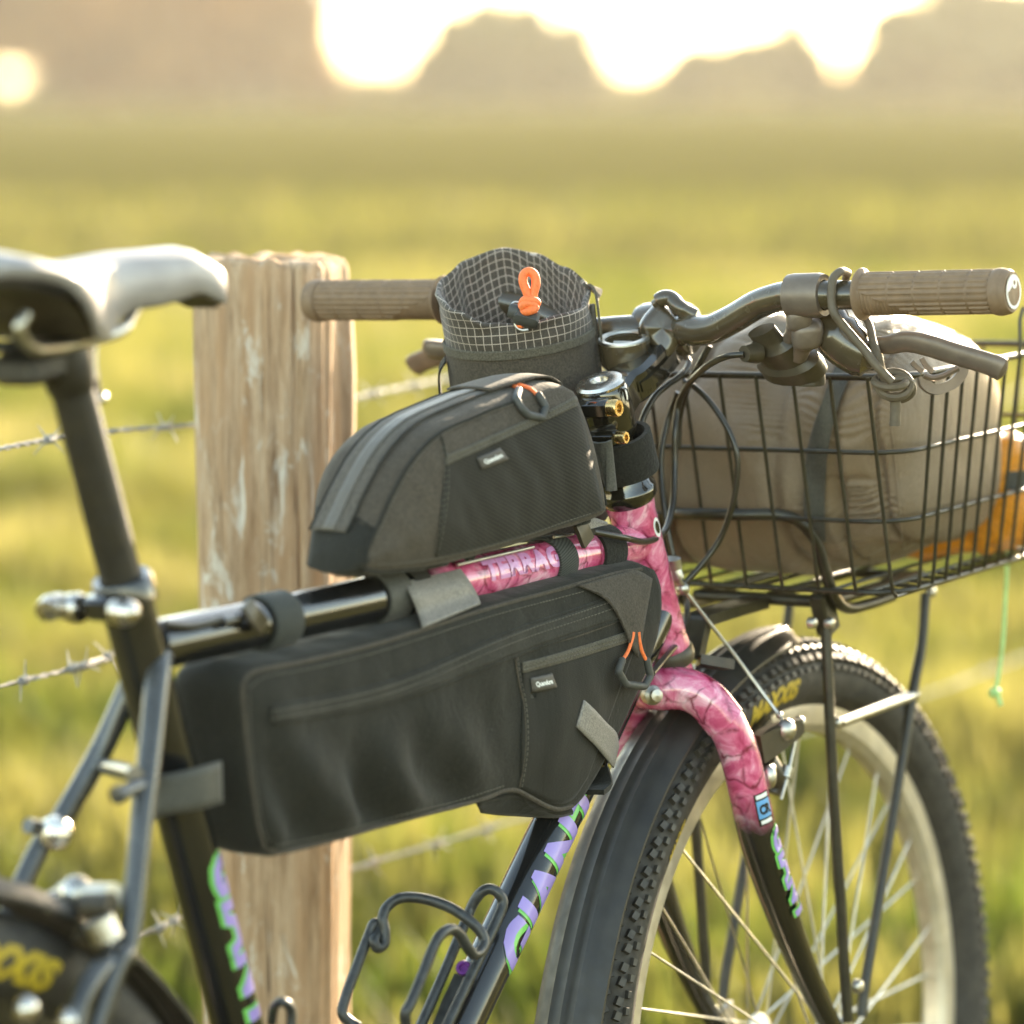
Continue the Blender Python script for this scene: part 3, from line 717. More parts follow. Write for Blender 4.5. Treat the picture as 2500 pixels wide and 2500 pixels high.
mb = MB(); q = LEGP[:4]; mb.tube(sm([steer(-lfa(p).x, lfa(p).y, lfa(p).z) for p in reversed(q)]+list(q), 5), .0172, 24)
mb.lathe(HB-HA*.048, HA, [(0, -.002), (.012, -.001), (.0165, .003), (.0175, .012), (.0172, .026), (.0165, .033), (.0, .034)], 28); mb.build('crown', 'pink_fork', fork)
for s_, q in ((-1, legq), (1, legql)):
    mb = MB(); mb.box(AX+SL*(s_*.057)+HA*.012, (SF, SL, HA), (.022, .006, .040), .3); mb.lathe(AX+SL*(s_*.060), SL*s_, [(.0085, 0), (.0085, .006), (.005, .008), (.005, .014), (0, .014)], 6); mb.build('dropout', 'steel', fork)
mb = MB(); q = on_l(B1(157, 520), -.004); mb.lathe(q+(-FW*.004), (-FW+RT*.5).normalized(), [(.0075, -.004), (.0082, 0), (.0078, .004), (.005, .006), (.005, .010), (0, .011)], 14); mb.build('crown_bolt', 'steel', fork)
# print on the tubes
def tube_print(text, A, D, r, ang0, size, parent, mats, ref, flip=1, shear=.25, off=.0014, start=0, sq=1.0, radf=None, ctr=None):
    D = D.normalized(); u = (ref-D*ref.dot(D)).normalized(); w_ = D.cross(u)
    for li, (mname, dx, dy, lift) in enumerate(mats):
        mb = MB(); bm = text_mesh(text, size, shear, off if li else off*1.6, 1.08)
        def fn(x, y):
            s_ = start+x*sq+dx; a = ang0+flip*(y+dy-size*.36)/r
            c = ctr(s_) if ctr else A+D*s_; rr = (radf(s_) if radf else r)+lift
            return c+(u*math.cos(a)+w_*math.sin(a))*rr
        place_text(mb, bm, fn, [(1, .003), (0, .012)]); mb.build('lettering', mname, parent, angle=180)
nearv = -FW                            # towards the viewer: lettering sits on the right-hand flank of the tubes
g0 = on_y(B3(1030, 915), -.012); dd = (HB+HA*.034-BB).normalized(); s0 = (g0-BB).dot(dd)
tube_print('GIANT', BB, dd, DT_R, .13, .045, dtube, [('print_green', -.0016, -.0030, .00035), ('print_purple', 0, 0, .0008)], V((0, -1, 0)), -1, .12, .0022, s0, 1.12)
g1 = on_y(vv(402, 1618), -.012); s1_ = (BB+STD*.572-g1).dot(STD)
tube_print('GIANT', BB+STD*.572, -STD, ST_R, -.66, .036, stube, [('print_green', -.0012, -.002, .00035), ('print_purple', 0, 0, .0008)], V((0, -1, 0)), -1, .1, .002, s1_-.004, 1.15)
lq = resample(legq, 400); Lq = sum((lq[i+1]-lq[i]).length for i in range(399))
k0 = min(range(400), key=lambda i: abs(lq[i].z-(on_l((1880, 2010), -.056)).z)); sl0 = Lq*k0/399
ctr = lambda s_: lq[max(0, min(399, int(s_/Lq*399)))]
tube_print('GIANT', V(), (lq[-1]-lq[k0]), .0150, -.34, .022, legR, [('print_green', -.001, -.0014, .0005), ('print_purple', 0, 0, .0010)], -SL, -1, .1, .0012, sl0, 1.25, lambda s_: .0172-.0012*sstep(0, .3, s_/Lq)-.0075*sstep(.55, 1, s_/Lq), ctr)
td = (TTF-TTR).normalized(); ts = (on_y(vv(905, 1075), -.01)-TTR).dot(td)
tube_print('TERRAGO', TTR, td, TT_R, -.42, .021, ttube, [('print_violet', 0, 0, .0006)], V((0, -1, 0)), -1, 0, .0007, ts, 1.15)
mb = MB(); kk = min(range(400), key=lambda i: abs(lq[i].z-on_l((1856, 1962), -.056).z)); cc_ = lq[kk]; dl = (lq[kk+6]-lq[kk-6]).normalized(); ul = (-SL-dl*(-SL).dot(dl)).normalized(); wl = dl.cross(ul)
def stk(mb, hx, h0, h1, lift, mi, c0=.35):
    P = [[cc_+dl*hh+(ul*math.cos(a)+wl*math.sin(a))*(.0161+lift) for a in [c0+hx*(-1+2*k/8) for k in range(9)]] for hh in (h0, h1)]; mb.grid(P, 2, 9, mi)
stk(mb, .46, -.0135, .0135, .0003, 0); stk(mb, .40, -.0075, .0075, .0006, 1); stk(mb, .36, -.0125, -.009, .0006, 2); stk(mb, .34, .009, .0122, .0006, 2)
mb.build('sticker', ['black_paint', 'print_blue', 'print_white'], legR)
mb = MB(); bm = text_mesh('CR', .012, 0, .0006); place_text(mb, bm, lambda x, y: cc_+dl*(.004-y*.9)+(ul*math.cos(.35+.30-(x/.016)*.62)+wl*math.sin(.35+.30-(x/.016)*.62))*.0170, [(0, .003)]); mb.build('sticker_lettering', 'black_paint', legR)

# canti brake in front
mb = MB(); pv = on_l(K3(820, 1260), -.052); tip = on_l(K3(1290, 985), -.062)
dv = (tip-pv); nn = dv.cross(SL).normalized()
mb.sweep([pv, pv.lerp(tip, .35), pv.lerp(tip, .8), tip, tip+dv.normalized()*.008], SL, [[(-.006, -.012*k), (.006, -.012*k), (.006, .012*k), (-.006, .012*k)] for k in (1.0, .95, .75, .68, .45)])
arm = mb.build('brake_arm', 'black_plastic', bike)
mb = MB(); mb.lathe(on_l(K3(1255, 1005), -.066)+SL*.006, -SL, [(.009, 0), (.0095, .004), (.0075, .008), (.0045, .010), (0, .0105)], 16); mb.ball(on_l(K3(1385, 905), -.058), .0055); mb.build('anchor_bolt', 'steel', arm)
mb = MB(); mb.tube(sm([on_l(K3(930, 1420), -.048), on_l(K3(1010, 1560), -.05), on_l(K3(1060, 1700), -.048), on_l(K3(1010, 1850), -.046)], 5), [.010]*6+[.011]*5+[.009]*5, 12); mb.build('brake_pivot', 'black_plastic', arm)
mb = MB(); mb.ball(on_l(K3(985, 1640), -.062), (.006, .006, .010)); mb.ball(on_l(K3(1010, 1530), -.060), .0042); mb.build('pivot_bolt', 'steel', arm)
mb = MB(); pads = on_l(K3(790, 1090), -.024); mb.box(pads, (SF, SL, HA), (.05, .010, .012), .3); mb.build('brake_pad', 'black_plastic', arm)
mb = MB(); A_ = on_l(K3(1330, 1130), -.060); B_ = on_l(K3(1240, 1600), -.060); C_ = on_l(K3(1140, 1940), -.058); mb.tube([A_, B_, C_], .0016, 8); mb.lathe(B_+V((0, 0, .006)), (C_-B_), [(0, 0), (.005, 0), (.005, .009), (0, .009)], 10); mb.build('return_spring', 'steel', arm)
pvl = lfa(pv); tl = lfa(tip)
mb = MB(); q0 = steer(-pvl.x, pvl.y, pvl.z); q1 = steer(-tl.x, tl.y, tl.z); mb.sweep([q0, q0.lerp(q1, .5), q1], SL, [[(-.006, -.012*k), (.006, -.012*k), (.006, .012*k), (-.006, .012*k)] for k in (1, .9, .6)]); mb.build('brake_arm', 'black_plastic', bike)
# straddle wire and hanger
hg = [on_l(K2(545, 90), .0), on_l(K2(580, 250), .0), on_l(K2(640, 400), -.002), on_l(K2(755, 560), -.004)]
mb = MB(); mb.tube(sm(hg, 6), [.010]*7+[.0085]*6+[.0045]*6, 14, squash=(SL, .55)); mb.ball(hg[3], .0058); hang = mb.build('cable_hanger', 'steel', bike)
mb = MB(); mb.tube([hg[3], on_l(K3(520, 0), -.024), on_l(K3(1120, 810), -.055), on_l(K3(1210, 930), -.062)], .0015, 8); mb.ball(on_l(K3(1125, 812), -.056), .003, seg=8); mb.build('straddle_wire', 'steel', bike)
mb = MB(); mb.tube([hg[3], hg[3]+SL*.03+SF*.01-HA*.03, q1], .0015, 8); mb.build('straddle_wire', 'steel', bike)
# rear brake pieces
def ytube(name, pts, r, mat_, parent=bike, seg=10): 
    mb = MB(); mb.tube(sm([on_y(q, y) for q, y in pts], 5), r, seg); return mb.build(name, mat_, parent)
rb = ytube('brake_arm', [(L5(690, 560), .01), (L5(860, 580), -.01), (L5(1050, 590), -.03), (L5(1200, 590), -.045)], .0085, 'steel')
mb = MB(); mb.ball(on_y(L5(800, 590), -.004), (.012, .012, .014)); mb.ball(on_y(L5(600, 640), .012), (.014, .009, .008)); mb.build('anchor_bolt', 'chrome', rb)
ytube('brake_pivot', [(L5(880, 700), -.03), (L5(1180, 690), -.05)], .0085, 'black_plastic', rb)
mb = MB(); mb.tube(sm([on_y(L5(1030, 830), -.050), on_y(L5(1080, 940), -.052), on_y(L5(1130, 1050), -.054)], 4), .0105, 12); mb.build('pad_holder', 'steel', rb)
mb = MB(); mb.tube([on_y(L5(830, 970), -.03), on_y(L5(1050, 1120), -.034)], .0075, 10); mb.build('brake_pad', 'black_plastic', rb)
mb = MB(); mb.ball(on_y(L5(270, 1770), -.055), .009); mb.ball(on_y(L5(720, 1900), -.060), .009); mb.build('fender_bolt', 'chrome', bike)

# ---------------- cockpit
barR = [(R4(245, 395), 0), (R4(340, 398), -.030), (R4(450, 396), -.056), (R4(560, 345), -.080), (R4(680, 275), -.107), (R4(800, 238), -.133), (R4(905, 233), -.155), (R4(1120, 232), -.187), (R4(1500, 224), -.252), (R4(1850, 217), -.3145)]
br = [lfa(on_l(q, l)) for q, l in barR]
for p, (q, l) in zip(br, barR): p.x = l
bl = [V((-p.x, p.y, p.z)) for p in br]
eL = lfa(on_l((770, 734), .3145)); shf = (eL-bl[-1])
for i, p in enumerate(bl):
    k = clip01((p.x-.05)/.26); p.y += shf.y*k; p.z += shf.z*k
S3 = lambda p: steer(*p)
barpts = sm([S3(p) for p in reversed(bl)]+[S3(p) for p in br[1:]], 8)
mb = MB(); mb.tube(barpts, [.0112+.0018*math.exp(-(lfa(p).x/.045)**2) for p in barpts], 20); bar = mb.build('handlebar', 'bar_black', bike)
def grip(A, B, right):
    D = (B-A).normalized(); L_ = (B-A).length; u = V((0, 0, 1)); u = (u-D*u.dot(D)).normalized(); w_ = D.cross(u); nu, nv = 200, 120; P = []
    for i in range(nu+1):
        s_ = i/nu; row = []
        for j in range(nv):
            a = 2*math.pi*j/nv; r_ = .0158+.0004*math.cos(a)
            up_ = math.cos(a)                                   # 1 on top
            if s_ > .04 and s_ < .93:
                seam = min(abs(s_-x) for x in (.24, .42, .60, .78, .93))
                diag = (s_-.06)/.30+.25                          # ribbed palm wedge near the inner end
                lowp = (1-up_)/2
                if s_ < .36 and lowp > .42+ .5*max(0, (s_-.05)/.31): r_ += .0005*math.sin(s_*L_/.0031*6.283)
                elif abs(s_-x0) < 0: pass
                else:
                    r_ += (.0011 if math.sin(a*22) > .1 else 0) if seam > .007 else .0002
            if s_ < .03: r_ += .0042*math.sin(clip01(s_/.03)*3.1416*.5+1.2)**2*(1 if s_ < .02 else .6)
            if s_ > .93: r_ = .0172+.0006*math.sin((s_-.93)/.07*3.14)
            row.append(A+D*(L_*s_)+(u*math.cos(a)+w_*math.sin(a))*r_)
        P.append(row)
    mb = MB(); vs_ = [p for row in P for p in row]; fs_ = [(i*nv+j, i*nv+(j+1) % nv, (i+1)*nv+(j+1) % nv, (i+1)*nv+j) for i in range(nu) for j in range(nv)]
    fs_ += [tuple(range(nv-1, -1, -1)), tuple(nu*nv+j for j in range(nv))]; mb.add(vs_, fs_)
    o = mb.build('grip', 'grip_rubber', bike, angle=50, label=('right' if right else 'left')+' ribbed rubber handlebar grip')
    mb = MB(); mb.lathe(B, D, [(.0172, -.004), (.0168, .002), (.0150, .0048), (.0, .0052)], 40); c = mb.build('end_cap', 'grip_rubber', o)
    if right:
        mb = MB(); E = B+D*.0056; e1 = u; e2 = -w_
        def annulus(cx, cy, ro, ri, lift, mi, n=36):
            mb.grid([[E+D*lift+e2*(cx+math.cos(6.2832*k/n)*q)+e1*(cy+math.sin(6.2832*k/n)*q) for q in (ri, ro)] for k in range(n)], n, 2, mi, closed_u=True)
        annulus(0, 0, .0128, .0104, .0002, 0); annulus(.0015, .0066, .0045, .0018, .0003, 0)
        cres = [(-.0106, .001), (-.0095, .006), (-.006, .0098), (-.001, .0112), (-.003, .007), (-.0030, .0036), (-.006, .0020), (-.009, .0)]
        mb.add([E+D*.00025+e2*x+e1*y for x, y in cres], [tuple(range(len(cres)))]); mb.build('emblem', 'print_white', o)
    return o
x0 = 0
def on_bar(pts, l):
    for i in range(len(pts)-1):
        if (pts[i].x-l)*(pts[i+1].x-l) <= 0: return S3(pts[i].lerp(pts[i+1], (pts[i].x-l)/(pts[i].x-pts[i+1].x)))
grip(on_bar(br, -.195), S3(br[-1]), True); grip(on_bar(bl, .183), S3(bl[-1]), False)
# brake levers
def lever(right):
    p_ = br if right else bl; s_ = -1 if right else 1
    c0 = on_bar(p_, s_*.137); c1 = on_bar(p_, s_*.168); D = (c1-c0).normalized()
    mb = MB(); mb.lathe(c0, D, [(.0125, 0), (.0165, .0015), (.0172, .006), (.0172, .026), (.0160, .031), (.0118, .031)], 28); cl = mb.build('brake_lever', 'lever_metal', bike)
    if right:
        body = [(R4(985, 320), -.150), (R4(1040, 400), -.162), (R4(1100, 470), -.172), (R4(1180, 515), -.184), (R4(1260, 505), -.196)]
        bp = [on_l(q, l) for q, l in body]
        mb = MB(); mb.tube(sm(bp, 5), [.0165]*6+[.019]*5+[.019]*5+[.0135]*5, 14, squash=(SL, .9)); mb.build('lever_body', 'bar_black', cl)
        bl_ = [(R4(1215, 465), -.190), (R4(1290, 468), -.203), (R4(1380, 452), -.220), (R4(1480, 470), -.238), (R4(1600, 508), -.258), (R4(1720, 543), -.279), (R4(1800, 570), -.292), (R4(1845, 593), -.299)]
        pts = [on_l(q, l) for q, l in bl_]
    else:
        lf = [lfa(on_l(q, l)) for q, l in [(R4(1215, 465), -.190), (R4(1380, 452), -.220)]]
        pts = [steer(-lf[0].x, lf[0].y, lf[0].z), steer(-lf[1].x, lf[1].y, lf[1].z), on_l(R3(795, 580), .235), on_l(R3(700, 600), .265), on_l(R3(620, 630), .288), on_l(R3(592, 655), .296)]
        mb = MB(); mb.tube(sm([c0.lerp(c1, .4), c0.lerp(c1, .8)+SF*.02-HA*.012, pts[0]], 4), .013, 12); mb.build('lever_body', 'bar_black', cl)
    q = sm(pts, 6); n = len(q)
    rr = [.0062+.0030*math.sin(min(1, i/n*2.2)*1.57)+(.0006 if i > n*.8 else 0) for i in range(n)]
    rr[-1] = .004; rr[-2] = .0075
    mb = MB(); mb.tube(q, rr, 14, squash=(HA, .62)); mb.build('lever_blade', 'lever_metal', cl)
    return cl
lvR = lever(True); lever(False)
# shifter
mb = MB(); S_ = lambda x, y, l: on_l(BR(x, y), l)
pod = [S_(420, 900, -.108), S_(500, 1080, -.110), S_(640, 1250, -.112), S_(760, 1330, -.113)]
mb.tube(sm([S_(380, 800, -.108), S_(520, 980, -.112), S_(690, 1160, -.114), S_(790, 1310, -.114), S_(800, 1420, -.113)], 5), [.013]*5+[.021]*5+[.028]*5+[.024]*5+[.012], 18, squash=(SL, .55))
shf_ = mb.build('shifter', 'black_plastic', lvR and bike)
for (x, y, l, x2, y2, r_) in ((785, 680, -.126, 700, 930, .0150), (880, 860, -.128, 800, 1110, .0188)):
    a = S_(x, y, l)-FW*.034; b_ = S_(x2, y2, l+.006)-FW*.012; r2 = r_*.66
    mb = MB(); mb.tube(sm([b_, b_.lerp(a, .55), a], 4), [r2*.6]*4+[r2*.72]*5, 14); mb.ball(a, (r2*1.0, r2*.95, r2*1.1), ((RT*.97+UP*.1).normalized(), (UP*.9-FW*.4).normalized(), (-FW*.9-UP*.4).normalized()), 22, e=.62); mb.build('thumb_lever', 'lever_metal', shf_)
mb = MB(); mb.tube([S_(180, 1080, -.098), S_(330, 1060, -.102)], [.0065, .009], 12); mb.build('cable_adjuster', 'black_plastic', shf_)
mb = MB(); mb.tube(sm([S_(900, 1180, -.125), S_(980, 1260, -.126), S_(930, 1380, -.122)], 5), [.012]*6+[.009]*5, 12); mb.build('release_paddle', 'black_plastic', shf_)
# stem (adjustable, gloss black), clamp on the bar
stem = bpy.data.objects.new('stem', None); COL.objects.link(stem); stem.parent = bike; stem.empty_display_size = .05
stem['label'] = 'gloss black adjustable stem with brass bolts'
sb = HT+HA*.057; stp = HT+HA*.124
mb = MB(); mb.lathe(sb, HA, [(.0145, -.001), (.0185, 0), (.0200, .004), (.0205, .02), (.0205, .0385), (.0190, .042), (.012, .042)], 36)
bk = -SF
mb.box(sb+HA*.0085-SL*.004+bk*.022, (SL, bk, HA), (.030, .012, .012), .4); mb.box(sb+HA*.0335-SL*.004+bk*.022, (SL, bk, HA), (.030, .012, .014), .4)
mb.build('steerer_clamp', 'gloss_black', stem)
for hgt, sc_ in ((.0335, 1.0), (.0085, .72)):
    mb = MB(); c = sb+HA*hgt+bk*.022-SL*.018; mb.lathe(c, -SL, [(.0070*sc_, 0), (.0070*sc_, .007), (.0062*sc_, .0085), (.0036*sc_, .0085), (.0034*sc_, .005), (0, .005)], 20); mb.build('clamp_bolt', 'brass', stem)
mb = MB(); tc = HT+HA*.0992; mb.lathe(tc, HA, [(.0, 0), (.0192, 0), (.0196, .0022), (.0178, .0045), (.0085, .0056), (.0070, .0050), (.0058, .0015), (0, .0010)], 36); mb.build('top_cap', 'chrome', stem)
cl0 = S3(V((0, br[0].y, br[0].z)))
armb = [HT+HA*.080+SF*.012, HT+HA*.084+SF*.030, on_l(ST(720, 230), -.003), on_l(SA(1000, 760), -.003), cl0-HA*.010-SF*.004]
mb = MB(); mb.sweep(sm(armb, 5), SL, [(-.015, -.010), (-.011, -.014), (.011, -.014), (.015, -.010), (.015, .010), (.011, .014), (-.011, .014), (-.015, .010)]); mb.build('extension', 'gloss_black', stem)
mb = MB()
for s_ in (-1, 1):
    mb.sweep(sm([p+SL*(s_*.0155) for p in armb[1:4]], 4), SL, [(-.002, -.004), (.002, -.004), (.002, .004), (-.002, .004)])
mb.build('extension_rib', 'gloss_black', stem)
mb = MB(); ax_ = (on_bar(br, -.03)-on_bar(bl, .03)).normalized()
mb.lathe(cl0-ax_*.024, ax_, [(.0128, 0), (.0195, .001), (.0215, .006), (.0225, .024), (.0215, .042), (.0195, .047), (.0128, .048)], 30)
tp_ = [on_l(SA(1010, 60), .0), on_l(SA(1080, 230), -.004), on_l(SA(1090, 620), -.004)]
mb.build('bar_clamp', 'bar_black', stem)
mb = MB()                              # winged cast cap over the clamp
W = [(R4(108, 400), .012), (R4(128, 345), .010), (R4(165, 300), .006), (R4(205, 262), .002), (R4(250, 290), -.004), (R4(290, 335), -.012), (R4(328, 355), -.020), (R4(322, 420), -.022), (R4(295, 485), -.016), (R4(242, 560), -.008), (R4(195, 520), .0), (R4(135, 455), .010)]
Wp = [on_l(q, l)-FW*.012 for q, l in W]; cW = sum(Wp, V())/len(Wp)-FW*.006
Wb = [p+FW*.030 for p in Wp]; n = len(Wp); loopf = sm(Wp, 4, True); loopm = sm([p.lerp(cW, .45)-FW*.006 for p in Wp], 4, True); loopb = sm(Wb, 4, True); m4 = len(loopf)
mb.grid([[loopb[i], loopf[i]+FW*.006, loopf[i], loopf[i].lerp(loopm[i], .5)-FW*.004, loopm[i], cW] for i in range(m4)], m4, 6, closed_u=True); mb.build('clamp_cap', 'bar_black', stem, angle=120)
mb = MB(); R_ = sm([on_l(R4(185, 285), .004)-FW*.016, on_l(R4(222, 256), -.002)-FW*.018, on_l(R4(262, 258), -.008)-FW*.018, on_l(R4(305, 300), -.018)-FW*.016, on_l(R4(375, 335), -.030)-FW*.012], 5)
mb.tube(R_, [.004]*3+[.0065]*14+[.006]*4, 12); mb.build('clamp_lip', 'bar_black', stem)
# round mount on the stem
rm = on_l(SA(470, 520), .012); ra = (UP*.93-FW*.34+RT*-.10).normalized()
mb = MB(); mb.lathe(rm-ra*.020, ra, [(0, 0), (.0185, 0), (.0200, .003), (.0208, .019), (.0205, .0215), (.0158, .0215), (.0150, .012), (0, .011)], 40); mnt = mb.build('round_mount', 'bar_black', bike)
mb = MB(); mb.lathe(rm+ra*.0005, ra, [(.0150, .0008), (.0160, .0022), (.0196, .0022), (.0206, .0006), (.0206, -.001), (.0150, -.001)], 40); mb.build('ring', 'steel', mnt)
mb = MB(); mb.box(rm-ra*.004, (RT, ra.cross(RT), ra), (.017, .005, .006), .3); mb.build('latch', 'steel', mnt)
mb = MB(); mb.tube(sm([rm-ra*.012, on_l(SA(980, 680), .004), on_l(SA(1120, 870), .0)], 5), [.009]*6+[.010]*5, 12, squash=(SL, .8)); mb.build('mount_arm', 'bar_black', mnt)
# cables
def cable(pts, r=.0026, mat_='cable_housing'):
    mb = MB(); mb.tube(sm([on_l(q, l) if len(q) == 2 else q for q, l in pts], 8), r, 10); return mb.build('cable', mat_, bike)
cable([(R4(612, 512), -.098), (R4(540, 520), -.085), (R4(470, 548), -.060), (R4(400, 598), -.035), (R4(335, 675), -.012), (R4(300, 760), .0), (R4(285, 880), .0), (R4(284, 1050), .0), (R4(275, 1220), -.004), (R4(235, 1350), -.012), (R4(150, 1395), -.020), (R4(50, 1378), -.024), (R4(-100, 1350), -.016)])
cable([(SA(1420, 760), .0), (SA(1495, 880), -.006), (SA(1380, 1060), -.006), (SA(1150, 1230), .0), (SA(960, 1400), .004), (SA(800, 1680), .006), (SA(720, 1930), .008), (ST(690, 1000), .012)])
cable([(R4(330, 640), .0), (R4(380, 668), -.012), (R4(450, 735), -.026), (R4(525, 845), -.040), (R4(572, 960), -.048), (R4(580, 1080), -.048), (R4(555, 1230), -.042), (R4(500, 1380), -.030), (R4(420, 1495), -.018), (R4(335, 1590), -.006)], .0025)
cable([(R4(300, 690), .006), (R4(260, 800), .016), (R4(225, 950), .020), (R4(220, 1100), .020), (R4(240, 1280), .014), (R4(280, 1480), .008), (R4(330, 1620), .002), (K2(820, 850), .0), (K2(800, 1120), -.004), (K2(680, 1400), -.012), (K2(480, 1640), -.022), (K2(270, 1900), -.030)])
cable([(R4(450, 470), -.035), (R4(400, 560), -.024), (R4(350, 660), -.004), (R4(310, 800), .012), (R4(300, 950), .016)])
ytube('gear_wire', [(on_q, y) for on_q, y in [(H8(20, 660), -.013), (H8(440, 590), -.012)]], .0012, 'steel', ttube)
ytube('gear_wire', [(zm(1080, 1300, 5.68)(210, 450), -.0155), (zm(1080, 1300, 5.68)(1265, 200), -.0155)], .0012, 'steel', ttube)
mb = MB(); mb.tube(sm([TTR+V((.01, -.014, .016)), on_y(zm(380, 1380, 4.6)(420, 680), -.016), on_y(zm(380, 1380, 4.6)(760, 600), -.0165)], 5), .0028, 10); mb.build('cable', 'cable_housing', bike)
mb = MB(); mb.tube([on_y(zm(380, 1380, 4.6)(740, 640), -.0175), on_y(zm(380, 1380, 4.6)(900, 595), -.0172)], .0042, 10); mb.tube([on_y(zm(380, 1380, 4.6)(900, 595), -.0172), on_y(zm(380, 1380, 4.6)(1060, 545), -.0172)], .0026, 8); mb.build('cable_stop', 'black_paint', ttube)

# front rack
rack = bpy.data.objects.new('front_rack', None); COL.objects.link(rack); rack.parent = bike; rack['label'] = 'black tubular front rack'; rack.empty_display_size = .05
def strut(pts, r, mat_='rack_black', name='strut', parent=rack):
    mb = MB(); mb.tube(sm(pts, 6), r, 12); return mb.build(name, mat_, parent)
s1p = [on_l(B1(905, 195), -.066), on_l(B1(918, 500), -.067), on_l(B1(940, 950), -.067), on_l(B1(975, 1500), -.067), on_l(B1(1000, 1920), -.067)]
s2p = [on_l(B1(1335, 85), -.066), on_l(B1(1318, 300), -.067), on_l(B1(1285, 480), -.067), on_l(B1(1200, 1000), -.067), on_l(B1(1085, 1700), -.067), on_l(B1(1060, 1900), -.067)]
strut(s1p, .0046); strut(s2p, .0046); strut([on_l(B1(965, 640), -.067), on_l(B1(1290, 520), -.067)], .0046, 'steel', 'brace')
mir = lambda p: steer(-lfa(p).x, lfa(p).y, lfa(p).z)
strut([mir(p) for p in s1p], .0046); strut([mir(p) for p in s2p], .0046); strut([mir(on_l(B1(965, 640), -.067)), mir(on_l(B1(1290, 520), -.067))], .0046, 'steel', 'brace')
mb = MB(); c = on_l(B1(900, 165), -.064); mb.box(c, (SF, SL, HA), (.020, .014, .038), .3); clm = mb.build('strut_clamp', 'rack_black', rack)
for x, y, l, r_ in ((853, 212, -.068, .0048), (928, 212, -.072, .0050), (1362, 78, -.068, .0055), (1050, 1770, -.072, .006), (960, 640, -.07, .005)):
    mb = MB(); c = on_l(B1(x, y), l); mb.lathe(c+SL*.004, -SL, [(r_, 0), (r_, .003), (r_*.8, .006), (r_*.4, .007), (0, .0072)], 12); mb.build('rack_bolt', 'steel', rack)
nr = on_l(B1(905, 122), -.062); PL = .105     # rear cross tube of the platform, at the right-hand end
strut([nr, nr+LH*.12], .0052, name='cross_tube'); strut([nr+FH*.16, nr+FH*.16+LH*.12], .0046, name='cross_tube')
strut([nr-LH*.002, nr+FH*.17-LH*.002], .0050, name='side_rail'); strut([nr+LH*.122, nr+FH*.17+LH*.122], .0050, name='side_rail'); strut([nr+LH*.06, nr+FH*.16+LH*.06], .0042, name='side_rail')
hp = [on_l(R4(560, 1268), -.020), on_l(R4(780, 1270), -.052), on_l(R4(880, 1308), -.066), on_l(R4(955, 1400), -.073), on_l(R4(1000, 1550), -.075), on_l(R4(1040, 1660), -.075), on_l(R4(1100, 1708), -.075), on_l(R4(1200, 1690), -.076), on_l(R4(1310, 1652), -.077)]
mh = [mir(p) for p in hp]; hoop = [mir(p) for p in reversed(hp)]+hp[0:]
strut(hoop, .0049, name='backstop_hoop')
mb = MB(); a_ = on_l(K2(1900, 780), .0); b_ = on_l(K2(1350, 930), .0); c_ = on_l(K2(960, 1060), 0); d_ = on_l(K2(890, 1350), 0); e_ = on_l(K2(830, 1650), 0)
mb.sweep([a_, b_, c_, c_+(d_-c_)*.12, d_, e_], SL, [(-.013, -.0045), (.013, -.0045), (.013, .0045), (-.013, .0045)]); mb.build('crown_bracket', 'rack_black', rack)
# fender stay at the crown
mb = MB(); mb.sweep([on_l(K2(1000, 1690), -.01), on_l(K2(1250, 1730), -.02), on_l(K2(1450, 1760), -.026)], SL, [(-.012, -.004), (.012, -.004), (.012, .004), (-.012, .004)]); mb.build('fender_bracket', 'black_plastic', bike)

# bottle cages
cage = bpy.data.objects.new('bottle_cage', None); COL.objects.link(cage); cage.parent = bike; cage['label'] = 'black bent rod bottle cage on the down tube'; cage.empty_display_size = .05
plain('cage_rod', (.028, .030, .030), .42, var=.5, vscale=150, coat=.1)
def rod(name, pts, r=.0031, parent=cage, mat_='cage_rod'):
    mb = MB(); mb.tube(sm([on_y(B3(x, y), l) for x, y, l in pts], 7), r, 12); return mb.build(name, mat_, parent)
rod('spine_rod', [(560, 1330, -.006), (640, 1150, -.006), (750, 900, -.006), (850, 660, -.006), (880, 590, -.008), (915, 540, -.013), (955, 522, -.018), (995, 540, -.023), (1020, 585, -.026), (1000, 650, -.026), (930, 800, -.026), (850, 970, -.026), (760, 1160, -.026), (690, 1310, -.026)], .0040)
rod('hoop_rod', [(340, 1175, .020), (300, 1150, .026), (262, 1110, .030), (275, 1040, .031), (330, 890, .031), (385, 745, .031), (408, 690, .030), (432, 690, .028), (430, 730, .026), (412, 765, .024), (428, 800, .022), (458, 780, .021), (462, 720, .022), (452, 660, .024), (475, 605, .024), (540, 565, .018), (650, 570, .006), (770, 610, -.010), (860, 670, -.024), (915, 725, -.031), (932, 775, -.034), (910, 820, -.036), (880, 830, -.037), (848, 790, -.038), (815, 735, -.038), (775, 712, -.039), (730, 735, -.040), (695, 790, -.040), (640, 930, -.040), (585, 1060, -.040), (560, 1110, -.039), (565, 1180, -.036)], .0040)
mb = MB(); c = on_y(B3(840, 900), -.016); mb.lathe(c, (on_y(B3(815, 880), -.020)-on_y(B3(860, 915), -.012)).normalized(), [(.0058, -.008), (.0058, .004), (.0052, .0055), (.0030, .0055), (.0028, .002), (0, .002)], 18); mb.build('cage_bolt', 'purple_bolt', cage)
mb = MB(); mb.sweep([on_y(B3(700, 1240), -.016), on_y(B3(770, 1060), -.016), on_y(B3(830, 930), -.016)], V((0, 1, 0)), [(-.007, -.001), (.007, -.001), (.007, .001), (-.007, .001)]); mb.build('mounting_plate', 'cage_rod', cage)
